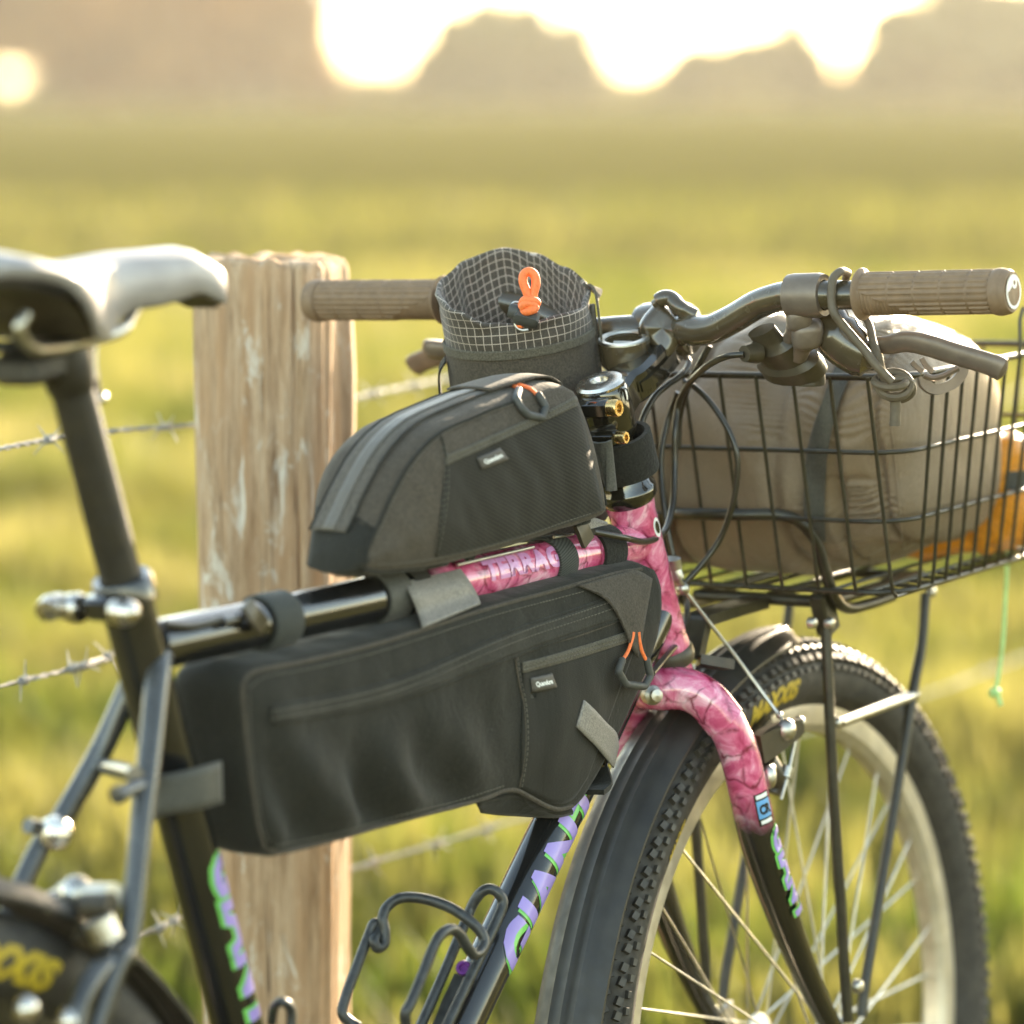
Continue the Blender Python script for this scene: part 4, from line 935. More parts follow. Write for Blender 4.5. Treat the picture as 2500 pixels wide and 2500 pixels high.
cage2 = bpy.data.objects.new('bottle_cage', None); COL.objects.link(cage2); cage2.parent = bike; cage2['label'] = 'rod end of a second bottle cage on the seat tube'; cage2.empty_display_size = .05
rod('hoop_rod', [(-70, 1150, -.012), (-60, 1080, -.02), (-30, 1055, -.03), (5, 1068, -.033), (22, 1110, -.033), (20, 1200, -.033)], .0034, cage2)

# drive train, below the picture
plain('crank_alloy', (.30, .29, .28), .4, .9, var=.2)
mb = MB(); mb.lathe(BB-V((0, .036, 0)), V((0, 1, 0)), [(.0, 0), (.020, 0), (.020, .072), (0, .072)], 24); mb.build('bottom_bracket', 'black_paint', bike)
mb = MB(); NT = 84; prf = [(.0955 if i % 2 else .0905) for i in range(NT)]
for y in (-.0475, -.0445):
    mb.grid([[BB+V((math.cos(6.2832*i/NT)*r_, y, math.sin(6.2832*i/NT)*r_)) for r_ in (.074, prf[i])] for i in range(NT)], NT, 2, closed_u=True)
mb.build('chainring', 'crank_alloy', bike, solid=.0015)
for s_, ca in ((-1, R(-35)), (1, R(145))):
    e = BB+V((math.cos(ca)*.17, s_*.068, math.sin(ca)*.17))
    mb = MB(); mb.tube([BB+V((0, s_*.040, 0)), BB+V((0, s_*.056, 0)), BB.lerp(e, .5)+V((0, s_*.024, 0)), e], [.016, .015, .011, .012], 12); cr_ = mb.build('crank_arm', 'crank_alloy', bike)
    mb = MB(); mb.box(e+V((0, s_*.060, 0)), (V((1, 0, 0)), V((0, 1, 0)), ZZ), (.085, .090, .022), .3); mb.tube([e, e+V((0, s_*.05, 0))], .007, 10); mb.build('pedal', 'black_plastic', cr_)

# ================================================================ BAGS AND LUGGAGE
fabric('cordura', (.060, .049, .036), rough=.85)
plain('thread', (.11, .10, .08), .8)
fabric('cordura_dark', (.0155, .0145, .0098), rough=.85, wr=.7)
fabric('cordura_flap', (.024, .022, .016), rough=.8)
fabric('cordura_grey', (.095, .083, .068), rough=.8, wr=.2)
fabric('mesh_pocket', (.018, .016, .011), rib=(118, R(-24)), wr=.3)
fabric('mesh_fine', (.013, .012, .008), rib=(240, R(4)), wr=.3, stretch=(1, 1, .25))
fabric('hem_tape', (.085, .075, .055), weave=700, rough=.9)
fabric('webbing', (.040, .042, .037), weave=900, rib=(170, R(20)), rough=.8)
fabric('velcro_loop', (.020, .019, .015), weave=520, rough=1, wr=.6, wscale=330, wr_dist=.002)
fabric('strap_smooth', (.062, .060, .050), weave=700, rough=.6, sheen=.1)
fabric('tab_grey', (.21, .19, .165), weave=900, rough=.55, sheen=.15, wr=.05)
fabric('zip_tape', (.115, .104, .088), weave=900, rough=.42, sheen=.1, rib=(300, R(-40)))
fabric('puffy_nylon', (.20, .146, .092), weave=2600, rough=.30, sheen=.1, wr=.5, wscale=24, wr_dist=.008, stretch=(1.3, 1.3, .6))
fabric('orange_nylon', (.62, .24, .015), weave=500, rough=.4, sheen=.1, wr=.4, wscale=40)
plain('orange_cord', (.85, .19, .05), .6, var=.15, vscale=500, bscale=1500, bstr=.3)
plain('tab_black', (.075, .066, .056), .6, var=.1, vscale=200)
plain('pull_rubber', (.055, .056, .052), .6, var=.15, vscale=120)
plain('cord_rubber', (.105, .080, .050), .6, var=.2, vscale=100)
m, t, b = nodes('check_cloth')
uvc = t.nodes.new('ShaderNodeTexCoord'); sx = N(t, 'ShaderNodeSeparateXYZ'); t.links.new(uvc.outputs['UV'], sx.inputs[0])
def line_mask(sock, wd):
    fr = N(t, 'ShaderNodeMath', operation='FRACT'); t.links.new(sock, fr.inputs[0])
    lt = N(t, 'ShaderNodeMath', operation='LESS_THAN'); t.links.new(fr.outputs[0], lt.inputs[0]); lt.inputs[1].default_value = wd; return lt.outputs[0]
mx = N(t, 'ShaderNodeMath', operation='MAXIMUM'); t.links.new(line_mask(sx.outputs[0], .10), mx.inputs[0]); t.links.new(line_mask(sx.outputs[1], .10), mx.inputs[1])
cw = noise_t(t, coords(t), 700, 2)
cbk = ramp(t, cw, [(.3, (.028, .021, .014)), (.7, (.062, .048, .034))])
t.links.new(mix(t, mx.outputs[0], cbk.outputs[0], (.38, .32, .27)), b.inputs['Base Color']); b.inputs['Roughness'].default_value = .7; b.inputs['Sheen Weight'].default_value = .2
bump(t, b, noise_t(t, coords(t), 60, 4), .4, .003)

def cast(bvh, q, off=0.0, fallback=None):
    d = ray(q).normalized(); h = bvh.ray_cast(CAM, d)
    if h[0] is None:
        p = fallback if fallback is not None else CAM+d*2.7
        p0 = CAM+d*((p-CAM).dot(d)); nr_ = bvh.find_nearest(p0); return nr_[0]-d*off
    return h[0]-d*off
P2 = lambda pts: [V((x, y, 0)) for x, y in pts]
def seam(name, parent, bvh, pts, r, mat_, off=0.0, n=6, closed=False):
    q = sm(P2(pts), n, closed); mb = MB(); mb.tube([cast(bvh, (p.x, p.y), off) for p in q], r, 8, closed=closed)
    return mb.build(name, mat_, parent)
def patch(name, parent, bvh, A, B, mat_, off=.001, nu=40, nv=14, th=.0012, label=None, lift=None, ease=0):
    a = resample(sm(P2(A), 8), nu); c = resample(sm(P2(B), 8), nu); rows = []
    for i in range(nu):
        rows.append([])
        for j in range(nv):
            q = a[i].lerp(c[i], j/(nv-1)); e = off+(lift(i/(nu-1), j/(nv-1)) if lift else 0); rows[-1].append(cast(bvh, (q.x, q.y), e))
    for _ in range(ease): rows = [[(rows[max(0, i-1)][j]+rows[i][j]*2+rows[min(nu-1, i+1)][j])/4 for j in range(nv)] for i in range(nu)]
    for _ in range(ease//3): rows = [[(r_[max(0, j-1)]+r_[j]*2+r_[min(nv-1, j+1)])/4 for j in range(nv)] for r_ in rows]
    mb = MB(); mb.grid(rows, nu, nv); return mb.build(name, mat_, parent, solid=th, offset=0, label=label)
def bag_body(outline, y_n, y_f, spine, bulge, gus, N_=150, rings=22, wr=None, fbulge=None, yff=None):
    """outline: points on the plane y = y_n; the side swells by bulge, the gusset between both sides by gus"""
    o = resample(outline, N_, True); s0, s1 = spine
    sp = []
    for p in o:
        d = s1-s0; t_ = clip01((p-s0).dot(d)/d.dot(d)); sp.append(s0+d*t_)
    for _ in range(6): sp = [(sp[i-1]+sp[i]*2+sp[(i+1) % N_])/4 for i in range(N_)]
    nrm = []
    for i in range(N_):
        T = (o[(i+1) % N_]-o[i-1]); n_ = V((T.z, 0, -T.x)).normalized()
        if n_.dot(o[i]-sp[i]) < 0: n_ = -n_
        nrm.append(n_)
    mb = MB(); rows = []
    sr = 1 if y_f > y_n else -1
    for k in range(rings+1):
        s_ = k/rings; row = []
        for i in range(N_):
            p = sp[i].lerp(o[i], max(.001, s_)); y = y_n-sr*bulge*(1-s_**2.6)
            if wr: y -= wr(p, s_)*(1-s_**6)
            row.append(V((p.x, y, p.z)))
        rows.append(row)
    for k in range(1, 9):
        s_ = k/9; e = math.sin(s_*math.pi)**.7*gus
        rows.append([V((o[i].x+nrm[i].x*e, y_n+((yff(o[i]) if yff else y_f)-y_n)*s_, o[i].z+nrm[i].z*e))+nrm[i]*(.0012*noise.noise(V((o[i].x*60, s_*3, o[i].z*60)))) for i in range(N_)])
    for k in range(rings, -1, -2):
        s_ = k/rings; rows.append([V((sp[i].lerp(o[i], max(.001, s_)).x, (yff(o[i]) if yff else y_f)+sr*(fbulge or bulge)*(1-s_**2.6), sp[i].lerp(o[i], max(.001, s_)).z)) for i in range(N_)])
    P = [[rows[k][i] for k in range(len(rows))] for i in range(N_)]
    mb.grid(P, N_, len(rows), closed_u=True)
    return mb, BVHTree.FromPolygons(mb.v, mb.f), o, nrm
def band(name, parent, C, D, r, wd, th, mat_, seg=40, sq=None):
    pr = [(r, -wd/2), (r+th*.9, -wd/2), (r+th, -wd/2+.0008), (r+th, wd/2-.0008), (r+th*.9, wd/2), (r, wd/2), (r, -wd/2)]
    mb = MB(); mb.lathe(C, D, pr, seg); return mb.build(name, mat_, parent)
def tt_at(q): p = on_y(q, 0); return TTR+td*(p-TTR).dot(td)
def tagtext(name, parent, corners, bvh, off, txt='Quandure'):
    tl, tr, br_, bl_ = [cast(bvh, q, off) for q in corners]
    mb = MB(); n = 9; rows = []
    nrm_ = (tr-tl).cross(bl_-tl).normalized()
    if nrm_.dot(FW) > 0: nrm_ = -nrm_
    for i in range(n):
        u = i/(n-1); rows.append([tl.lerp(tr, u).lerp(bl_.lerp(br_, u), j/4)+nrm_*.0012*math.sin(u*3.14) for j in range(5)])
    mb.grid(rows, n, 5); o = mb.build(name, 'tab_black', parent, solid=.0011, offset=0)
    bm = text_mesh(txt, 1, 0, .035, .92); xs = [v.co.x for v in bm.verts]; w_ = max(xs)-min(xs); x0_ = min(xs)
    mb = MB(); fn = lambda x, y: (lambda u, v_: tl.lerp(tr, u).lerp(bl_.lerp(br_, u), v_)+nrm_*(.0012*math.sin(u*3.14)+.0009))(.14+.72*(x-x0_)/w_, .66-.46*y)
    place_text(mb, bm, fn, [(0, .3)]); mb.build('lettering', 'print_white', o); return o
def hexpull(parent, pts, r, fnp, cords, cr=.0013):
    mb = MB(); q = [fnp(p) for p in pts]; mb.tube([q[0]]+[x for a_, b_, c_ in zip(q, q[1:], q[2:]) for x in (b_.lerp(a_, .22), b_.lerp(a_, .06), b_.lerp(c_, .06), b_.lerp(c_, .22))]+[q[-1]], r, 12); mb.ball(q[0], r); mb.ball(q[-1], r); o = mb.build('zip_pull', 'pull_rubber', parent)
    for c in cords:
        mb = MB(); mb.tube(sm([fnp(p) for p in c], 6), cr, 8); mb.build('pull_cord', 'orange_cord', o)
    return o

# ---------------- top tube bag
near_px = [(345, 1597), (356, 1560), (378, 1500), (402, 1445), (438, 1370), (472, 1290), (510, 1215), (555, 1132), (603, 1062), (655, 1003), (722, 948), (790, 912), (860, 882), (960, 840), (1060, 806), (1170, 772), (1260, 748), (1315, 745), (1352, 765), (1378, 815), (1412, 905), (1444, 1000), (1474, 1130), (1496, 1240), (1507, 1300), (1500, 1338), (1440, 1362), (1300, 1408), (1150, 1460), (1000, 1505), (850, 1545), (700, 1576), (560, 1596), (430, 1606)]
YN, YF = -.035, .036
tb = [on_y(R3(*q), YN) for q in near_px]
ttb = thing('top_tube_bag', 'dark grey wedge shaped bag strapped on top of the top tube behind the stem', 'bike bag', on_y(R3(900, 1560), 0))
ZH = min(p.z for p in tb); XH = min(p.x for p in tb)
def wr_tt(p, s_):
    return .0022*noise.noise(V((p.x*22, 3, p.z*16)))+.0012*noise.noise(V((p.x*60+p.z*50, 1, p.z*26-p.x*12)))
mb, TB, oN, nN = bag_body(tb, YN, YF, (on_y(R3(700, 1330), YN), on_y(R3(1250, 1080), YN)), .010, .006, wr=wr_tt, yff=lambda p: YF-.024*sstep(ZH+.075, ZH, p.z)*sstep(XH+.16, XH+.02, p.x))
heel = [R3(*q) for q in ((100, 1290), (206, 1330), (270, 1345), (340, 1368), (392, 1400), (425, 1428), (395, 1520), (362, 1640), (100, 1640))]
for i, f in enumerate(mb.f):
    if inside(to_px(sum((mb.v[k] for k in f), V())/len(f)), heel): mb.mi[i] = 1
mb.build('body', ['cordura', 'cordura_dark'], ttb, angle=70)
pk = patch('mesh_pocket', ttb, TB, [R3(x, y) for x, y in ((752, 1096), (900, 1030), (1080, 952), (1240, 880), (1378, 812))], [R3(x, y) for x, y in ((702, 1545), (850, 1520), (1080, 1458), (1300, 1395), (1496, 1322))], 'mesh_pocket', .0006, 50, 26, .001)
patch('pocket_hem', ttb, TB, [R3(x, y) for x, y in ((752, 1066), (900, 1002), (1080, 922), (1240, 850), (1362, 785))], [R3(x, y) for x, y in ((752, 1112), (900, 1046), (1080, 966), (1240, 894), (1384, 826))], 'hem_tape', .0016, 50, 6, .0012)
seam('piping', ttb, TB, [R3(x, y) for x, y in ((372, 1580), (384, 1500), (408, 1445), (444, 1370), (478, 1290), (516, 1215), (561, 1132), (609, 1066), (660, 1010), (726, 956), (790, 922), (862, 892), (960, 850), (1060, 816))], .0014, 'cordura_dark', .0004)
seam('piping', ttb, TB, [R3(x, y) for x, y in ((360, 1603), (430, 1612), (560, 1604), (700, 1584), (850, 1552), (1000, 1512), (1150, 1467), (1300, 1414), (1440, 1368), (1500, 1345))], .0022, 'cordura_dark', .0)
seam('piping', ttb, TB, [R3(x, y) for x, y in ((1352, 765), (1378, 815), (1412, 905), (1444, 1000), (1474, 1130), (1496, 1240), (1505, 1300))], .0012, 'cordura_dark', .0004)
seam('panel_seam', ttb, TB, [R3(x, y) for x, y in ((720, 950), (740, 1020), (756, 1120), (752, 1250), (735, 1390), (705, 1540))], .0007, 'cordura_dark', .0006)
seam('panel_seam', ttb, TB, [R3(x, y) for x, y in ((206, 1330), (270, 1345), (340, 1368), (392, 1400), (420, 1425))], .0007, 'cordura_dark', .0004)
# zip along the crown of the gusset
iz0 = min(range(150), key=lambda i: (oN[i]-on_y(R3(402, 1445), YN)).length); iz1 = min(range(150), key=lambda i: (oN[i]-on_y(R3(1215, 762), YN)).length)
idx = list(range(iz0, iz1+1)) if iz0 < iz1 else list(range(iz0, iz1-1, -1))
def crown_strip(name, y0, y1, mat_, lift, idx=idx, th=.001):
    rows = [[oN[i]+nN[i]*(lift+.006*math.sin(clip01((y0+(y1-y0)*j/5-YN)/(YF-YN))*math.pi)**.7)+V((0, y0+(y1-y0)*j/5-YN, 0)) for j in range(6)] for i in idx]
    mb = MB(); mb.grid(rows, len(idx), 6); return mb.build(name, mat_, ttb, solid=th, offset=0)
crown_strip('zip_flap', -.0175, .0160, 'cordura_grey', .0010); crown_strip('zip', -.0070, .0030, 'zip_tape', .0022)
for y in (-.0175, .0160): crown_strip('zip_seam', y-.0006, y+.0006, 'cordura_dark', .0018)
i2 = min(range(150), key=lambda i: (oN[i]-on_y(R3(1040, 812), YN)).length); i3 = min(range(150), key=lambda i: (oN[i]-on_y(R3(1370, 800), YN)).length)
crown_strip('zip_garage', -.020, .020, 'cordura', .0034, [i for i in (range(i2, i3+1) if i2 < i3 else range(i2, i3-1, -1))], .0016)
fp = lambda p: cast(TB, R3(*p), .0042)
hexpull(ttb, [(1094, 758), (1082, 800), (1108, 846), (1140, 876), (1206, 890), (1222, 838), (1188, 782)], .0030, fp, [[(1094, 758), (1080, 742), (1040, 730), (1016, 712), (1030, 698), (1062, 704), (1068, 722)], [(1178, 776), (1150, 752), (1110, 736), (1070, 728), (1030, 722)]], .0016)
tagtext('label_tab', ttb, [(1164.6, 1118), (1219.7, 1093), (1242, 1121), (1176, 1146)], TB, .0026)
C_ = tt_at(vv(722, 1135)); band('tube_strap', ttb, C_, td, .0172, .026, .0022, 'strap_smooth')
C_ = tt_at(vv(1126, 1030)); band('velcro_strap', ttb, C_, td, .0172, .0280, .0028, 'velcro_loop')
mb = MB(); b0 = on_y(H8(690, 380), -.020); mb.sweep(sm([on_y(H8(600, 300), -.0215), on_y(H8(700, 520), -.0225), on_y(H8(800, 760), -.0225)], 5), td, [(-.008, -.0018), (.006, -.0018), (.006, .0018), (-.008, .0018)]); mb.build('buckle', 'black_plastic', ttb)
mb = MB(); mb.sweep(sm([on_y(H8(920, 230), -.0200), on_y(H8(940, 330), -.0218), on_y(H8(960, 440), -.0225)], 5), td, [(-.0135, -.001), (.0135, -.001), (.0135, .001), (-.0135, .001)]); mb.build('strap_fold', 'tab_grey', ttb)
# strap round the steerer
C_ = HT+HA*.0400+SF*.002-SL*.002; band('velcro_strap', ttb, C_, HA, .0222, .0330, .0046, 'velcro_loop')
mb = MB(); mb.sweep(sm([on_y(ST(300, 1240), -.012), on_y(ST(370, 1245), -.0215), on_y(ST(440, 1240), -.0235), on_y(ST(470, 1235), -.0225)], 5), HA, [(-.0195, -.0012), (.0195, -.0012), (.0195, .0012), (-.0195, .0012)]); mb.build('strap_end', 'strap_smooth', ttb)

# ---------------- frame bag
fpx = [(452, 1300), (457, 1279), (474, 1262), (500, 1254), (560, 1243), (640, 1226), (720, 1206), (800, 1180), (880, 1154), (960, 1131), (1040, 1110), (1110, 1090), (1170, 1073), (1212, 1066), (1236, 1076), (1247, 1105), (1249, 1150), (1240, 1205), (1222, 1258), (1200, 1312), (1176, 1365), (1150, 1418), (1124, 1466), (1100, 1505), (1082, 1524), (1056, 1531), (1030, 1524), (1000, 1508), (976, 1495), (950, 1496), (920, 1508), (870, 1523), (800, 1541), (720, 1562), (640, 1585), (570, 1603), (530, 1610), (504, 1603), (490, 1575), (479, 1520), (468, 1450), (460, 1380), (454, 1330)]
FN, FF = -.031, .027
fbag = thing('frame_bag', 'long dark frame bag hanging under the top tube inside the frame', 'bike bag', on_y(vv(850, 1400), 0))
def wr_fb(p, s_):
    q = (p-fcen); a = q.x*.8+q.z*.6                      # slack folds running down and forwards
    f = math.sin(a*104+2.2*noise.noise(V((p.x*9, 0, p.z*9))))*.0105*sstep(.08, -.01, q.x)*sstep(.05, -.03, q.z)
    return f+.0050*noise.noise(V((p.x*13, 1, p.z*13)))+.0024*noise.noise(V((p.x*40, 2, p.z*26)))
fcen = on_y(vv(820, 1420), FN)
fo = [on_y(vv(*q), FN) for q in fpx]
mb, FB, oF, nF = bag_body(fo, FN, FF, (on_y(vv(580, 1425), FN), on_y(vv(1120, 1270), FN)), .009, .004, N_=190, wr=wr_fb)
mb.build('body', 'cordura_dark', fbag, angle=70)
seam('piping', fbag, FB, [vv(x, y) for x, y in ((500, 1600), (488, 1560), (474, 1470), (466, 1400), (460, 1340), (458, 1300), (466, 1276), (490, 1264), (560, 1251), (640, 1233), (720, 1212), (800, 1187), (880, 1161), (960, 1137), (1040, 1116), (1110, 1096), (1170, 1080), (1210, 1074))], .0015, 'cordura', .0)
seam('piping', fbag, FB, [vv(x, y) for x, y in ((505, 1602), (535, 1607), (640, 1581), (720, 1558), (800, 1537), (870, 1519), (920, 1504), (950, 1492), (975, 1491), (1000, 1504), (1030, 1520), (1056, 1527), (1080, 1520))], .0017, 'cordura', .0)
za = [(512, 1338), (600, 1322), (700, 1300), (780, 1274), (860, 1240), (930, 1209), (1010, 1178), (1090, 1152), (1160, 1128)]
zc = [(516, 1362), (600, 1349), (700, 1331), (780, 1308), (860, 1279), (930, 1250), (1010, 1220), (1090, 1192), (1168, 1166)]
patch('zip_flap', fbag, FB, [vv(*q) for q in za], [vv(*q) for q in zc], 'cordura_flap', .0012, 70, 8, .0022)
seam('zip_seam', fbag, FB, [vv(x, y-3) for x, y in za], .0016, 'cordura_dark', .0004); seam('zip_seam', fbag, FB, [vv(x, y+3) for x, y in zc], .0016, 'cordura_dark', .0004)  # flap seams thickened to draw the dark shadow lines along its edges
def stitches(parent, bvh, pts, off=.0018, step=.0040):
    q = sm(P2(pts), 10); W_ = [cast(bvh, (p.x, p.y), off) for p in q]; L_ = sum((W_[i+1]-W_[i]).length for i in range(len(W_)-1)); W_ = resample(W_, max(8, int(L_/step*2)))
    mb = MB()
    for i in range(0, len(W_)-1, 2): mb.tube([W_[i], W_[i].lerp(W_[i+1], 1.25)], .00042, 5)
    return mb.build('stitching', 'thread', parent, kind='stuff')
for dy in (5, 19): stitches(fbag, FB, [vv(x, y+dy) for x, y in za], .0034)
for dy in (8, 15): stitches(fbag, FB, [vv(x, y+dy-1) for x, y in ((988, 1250), (1040, 1236), (1100, 1218), (1170, 1196), (1198, 1187))], .0036)
stitches(fbag, FB, [vv(x+5, y) for x, y in ((972, 1240), (978, 1280), (988, 1330), (992, 1390), (988, 1440), (980, 1484))])
stitches(fbag, FB, [vv(x, y+9) for x, y in ((470, 1290), (500, 1268), (560, 1257), (640, 1240), (720, 1219), (800, 1194), (880, 1168), (960, 1144), (1040, 1123), (1100, 1107))])
stitches(fbag, FB, [vv(x, y) for x, y in ((470, 1310), (474, 1400), (484, 1480), (497, 1560), (510, 1592))])
stitches(fbag, FB, [vv(x, y) for x, y in ((520, 1596), (640, 1571), (720, 1548), (800, 1527), (870, 1509), (950, 1483))])
for dx in (-8, 8): stitches(ttb, TB, [R3(x+dx, y) for x, y in ((740, 1020), (756, 1120), (752, 1250), (735, 1390), (705, 1535))])
for k in (8, 34): stitches(ttb, TB, [R3(x, y+k) for x, y in ((756, 1070), (900, 1006), (1080, 926), (1240, 854), (1362, 790))], .0036)
stitches(ttb, TB, [R3(x+16, y+6) for x, y in ((408, 1445), (444, 1370), (478, 1290), (516, 1215), (561, 1132), (609, 1066), (660, 1010), (726, 956), (790, 922), (862, 892), (960, 850), (1050, 820))])
stitches(ttb, TB, [R3(x, y-24) for x, y in ((430, 1606), (560, 1598), (700, 1578), (850, 1546), (1000, 1506), (1150, 1461), (1300, 1408), (1440, 1362))])
patch('mesh_pocket', fbag, FB, [vv(x, y) for x, y in ((986, 1268), (1040, 1253), (1100, 1236), (1172, 1212), (1206, 1200))], [vv(x, y) for x, y in ((982, 1486), (1010, 1500), (1046, 1517), (1080, 1508), (1108, 1468))], 'mesh_fine', .0008, 40, 26, .001)
patch('pocket_hem', fbag, FB, [vv(x, y) for x, y in ((986, 1250), (1040, 1236), (1100, 1218), (1170, 1196), (1200, 1186))], [vv(x, y) for x, y in ((986, 1270), (1040, 1256), (1100, 1239), (1170, 1216), (1204, 1204))], 'hem_tape', .0018, 40, 5, .0012)
seam('panel_seam', fbag, FB, [vv(x, y) for x, y in ((972, 1240), (978, 1280), (988, 1330), (992, 1390), (988, 1440), (980, 1486))], .0009, 'cordura', .0008)
seam('panel_seam', fbag, FB, [vv(x, y) for x, y in ((974, 1232), (1040, 1214), (1100, 1197), (1160, 1175))], .0007, 'cordura', .0008)
fpF = lambda p: on_y(B2(*p), FN-.0135)
patch('zip_garage', fbag, FB, [vv(x, y) for x, y in ((1090, 1105), (1128, 1094), (1170, 1082), (1200, 1076), (1230, 1092))], [vv(x, y) for x, y in ((1150, 1128), (1166, 1160), (1180, 1192), (1192, 1222), (1204, 1240))], 'cordura', .0040, 26, 14, .0016, lift=lambda u, v_: .004*v_)
hexpull(fbag, [(1582, 604), (1564, 656), (1600, 716), (1688, 727), (1716, 676), (1700, 606)], .0030, fpF, [[(1582, 604), (1610, 560), (1630, 500), (1636, 470)], [(1696, 604), (1676, 560), (1664, 510), (1660, 470)]], .0014)
tagtext('label_tab', fbag, [(1294.9, 1654.8), (1347, 1643), (1359.5, 1677.8), (1299.9, 1689.6)], FB, .0026)
mb = MB()                             # pale tab wrapping from the side to the down tube
ta = [cast(FB, B2(x, y), o_) for x, y, o_ in ((1402, 790, .003), (1450, 835, .006), (1505, 895, .008))]+[on_y(B2(1553, 945), FN-.004)]
tc_ = [cast(FB, B2(x, y), o_) for x, y, o_ in ((1366, 915, .003), (1410, 960, .006), (1465, 1015, .008))]+[on_y(B2(1512, 1072), FN-.004)]
ta.append(on_y(B2(1565, 1010), FN+.012)); tc_.append(on_y(B2(1540, 1110), FN+.012))
A_, B_ = sm(ta, 5), sm(tc_, 5); mb.grid([[A_[i].lerp(B_[i], j/6) for j in range(7)] for i in range(len(A_))], len(A_), 7); mb.build('velcro_tab', 'tab_grey', fbag, solid=.0014, offset=0)
mb = MB(); mb.sweep(sm([on_y(B2(1440, 1225), FN), on_y(B2(1475, 1190), FN+.004), on_y(B2(1462, 1130), FN+.012)], 4), V((0, 1, 0)), [(-.010, -.002), (.010, -.002), (.010, .002), (-.010, .002)]); mb.build('tube_strap', 'cordura_dark', fbag)
# dark gusset pocket under the side
gp = [cast(FB, vv(x, y), -.010) for x, y in ((895, 1512), (935, 1500), (975, 1496), (1015, 1512), (1050, 1527), (1078, 1522))]
lo = [on_y(vv(x, y), -.010) for x, y in ((905, 1524), (935, 1530), (975, 1533), (1015, 1534), (1052, 1534), (1078, 1530))]
A_, B_ = sm(gp, 4), sm(lo, 4); mb = MB(); mb.grid([[A_[i].lerp(B_[i], j/5) for j in range(6)] for i in range(len(A_))], len(A_), 6); mb.build('gusset_pocket', 'cordura_dark', fbag, solid=.004)
# straps
C_ = tt_at(vv(510, 1192)); band('tube_strap', fbag, C_, td, .0172, .0285, .0026, 'webbing')
mb = MB(); mb.sweep(sm([on_y(zm(380, 1380, 4.6)(1010, 430), -.0215), on_y(zm(380, 1380, 4.6)(1100, 560), -.0235), on_y(zm(380, 1380, 4.6)(1210, 690), -.0225)], 4), td, [(-.006, -.002), (.006, -.002), (.006, .002), (-.006, .002)]); mb.build('buckle', 'black_plastic', fbag)
C_ = tt_at(vv(1037, 1050)); band('tube_strap', fbag, C_, td, .0172, .0225, .0024, 'webbing')
# broad pale flap over the tube
fl_a = [(530, 1645, .006), (548, 1660, -.011), (585, 1725, -.0225), (620, 1810, -.0255), (640, 1880, -.034)]
fl_b = [(790, 1580, .006), (815, 1600, -.011), (860, 1660, -.0225), (895, 1720, -.0255), (914, 1765, -.034)]
A_ = sm([on_y(R3(x, y), l) for x, y, l in fl_a], 6); B_ = sm([on_y(R3(x, y), l) for x, y, l in fl_b], 6)
mb = MB(); mb.grid([[A_[i].lerp(B_[i], j/9) for j in range(10)] for i in range(len(A_))], len(A_), 10); mb.build('velcro_flap', 'tab_grey', fbag, solid=.0014, offset=0)
C_ = tt_at(vv(770, 1130)); band('tube_strap', fbag, C_, td, .0171, .018, .0010, 'cordura_dark')
# strap round the seat tube
sq_ = [on_y(L2(862, 900), -.031), on_y(L2(640, 950), -.0225)]
mb = MB(); a0 = [on_y(L2(x, y), l) for x, y, l in ((868, 898, -.031), (800, 918, -.034), (720, 938, -.030), (640, 952, -.022), (612, 962, -.010), (606, 975, .006))]
a1 = [on_y(L2(x, y), l) for x, y, l in ((872, 1062, -.031), (805, 1082, -.034), (720, 1100, -.030), (640, 1112, -.022), (612, 1122, -.010), (606, 1135, .006))]
A_, B_ = sm(a0, 5), sm(a1, 5); mb.grid([[A_[i].lerp(B_[i], j/5) for j in range(6)] for i in range(len(A_))], len(A_), 6); mb.build('seat_tube_strap', 'strap_smooth', fbag, solid=.002, offset=0)

# ---------------- stem bag
sc0 = on_l(C2(930, 925), .085)
sW = (UP*.95-FW*.27-RT*.115).normalized(); sU = (RT-sW*RT.dot(sW)).normalized(); sD = sU.cross(sW)    # sD points away from the viewer
if sD.dot(FW) < 0: sD = -sD
SR = .0590
sbag = thing('stem_bag', 'drawstring stem bag with open checked collar hanging behind the left bar', 'bike bag', sc0-sW*.15)
def rim_h(a): # a: 0 right, 90 away, 180 left, 270 towards the viewer
    tab = [(0, .0235), (40, .040), (70, .050), (97, .056), (130, .052), (160, .045), (180, .040), (200, .038), (225, .033), (250, .0215), (275, .0185), (310, .0205), (335, .0190), (360, .0235)]
    d = math.degrees(a) % 360
    for (x0_, y0_), (x1_, y1_) in zip(tab, tab[1:]):
        if x0_ <= d <= x1_: k = (d-x0_)/(x1_-x0_); k = k*k*(3-2*k); return y0_+(y1_-y0_)*k
def rimr(a, t_):
    return SR*(1+.030*math.cos(a*3+1)*t_+.022*math.sin(a*5)*t_+.04*t_*(1 if math.cos(a) < 0 else .15))+.0045*noise.noise(V((math.cos(a)*2.2, math.sin(a)*2.2, t_*2)))*t_+.0030*(t_**2)*math.exp(-((math.degrees(a)-190)/22)**2)
def spt(a, h, r_): return sc0+sU*(math.cos(a)*r_)+sD*(math.sin(a)*r_)+sW*h
na = 120
mb = MB(); rows = []
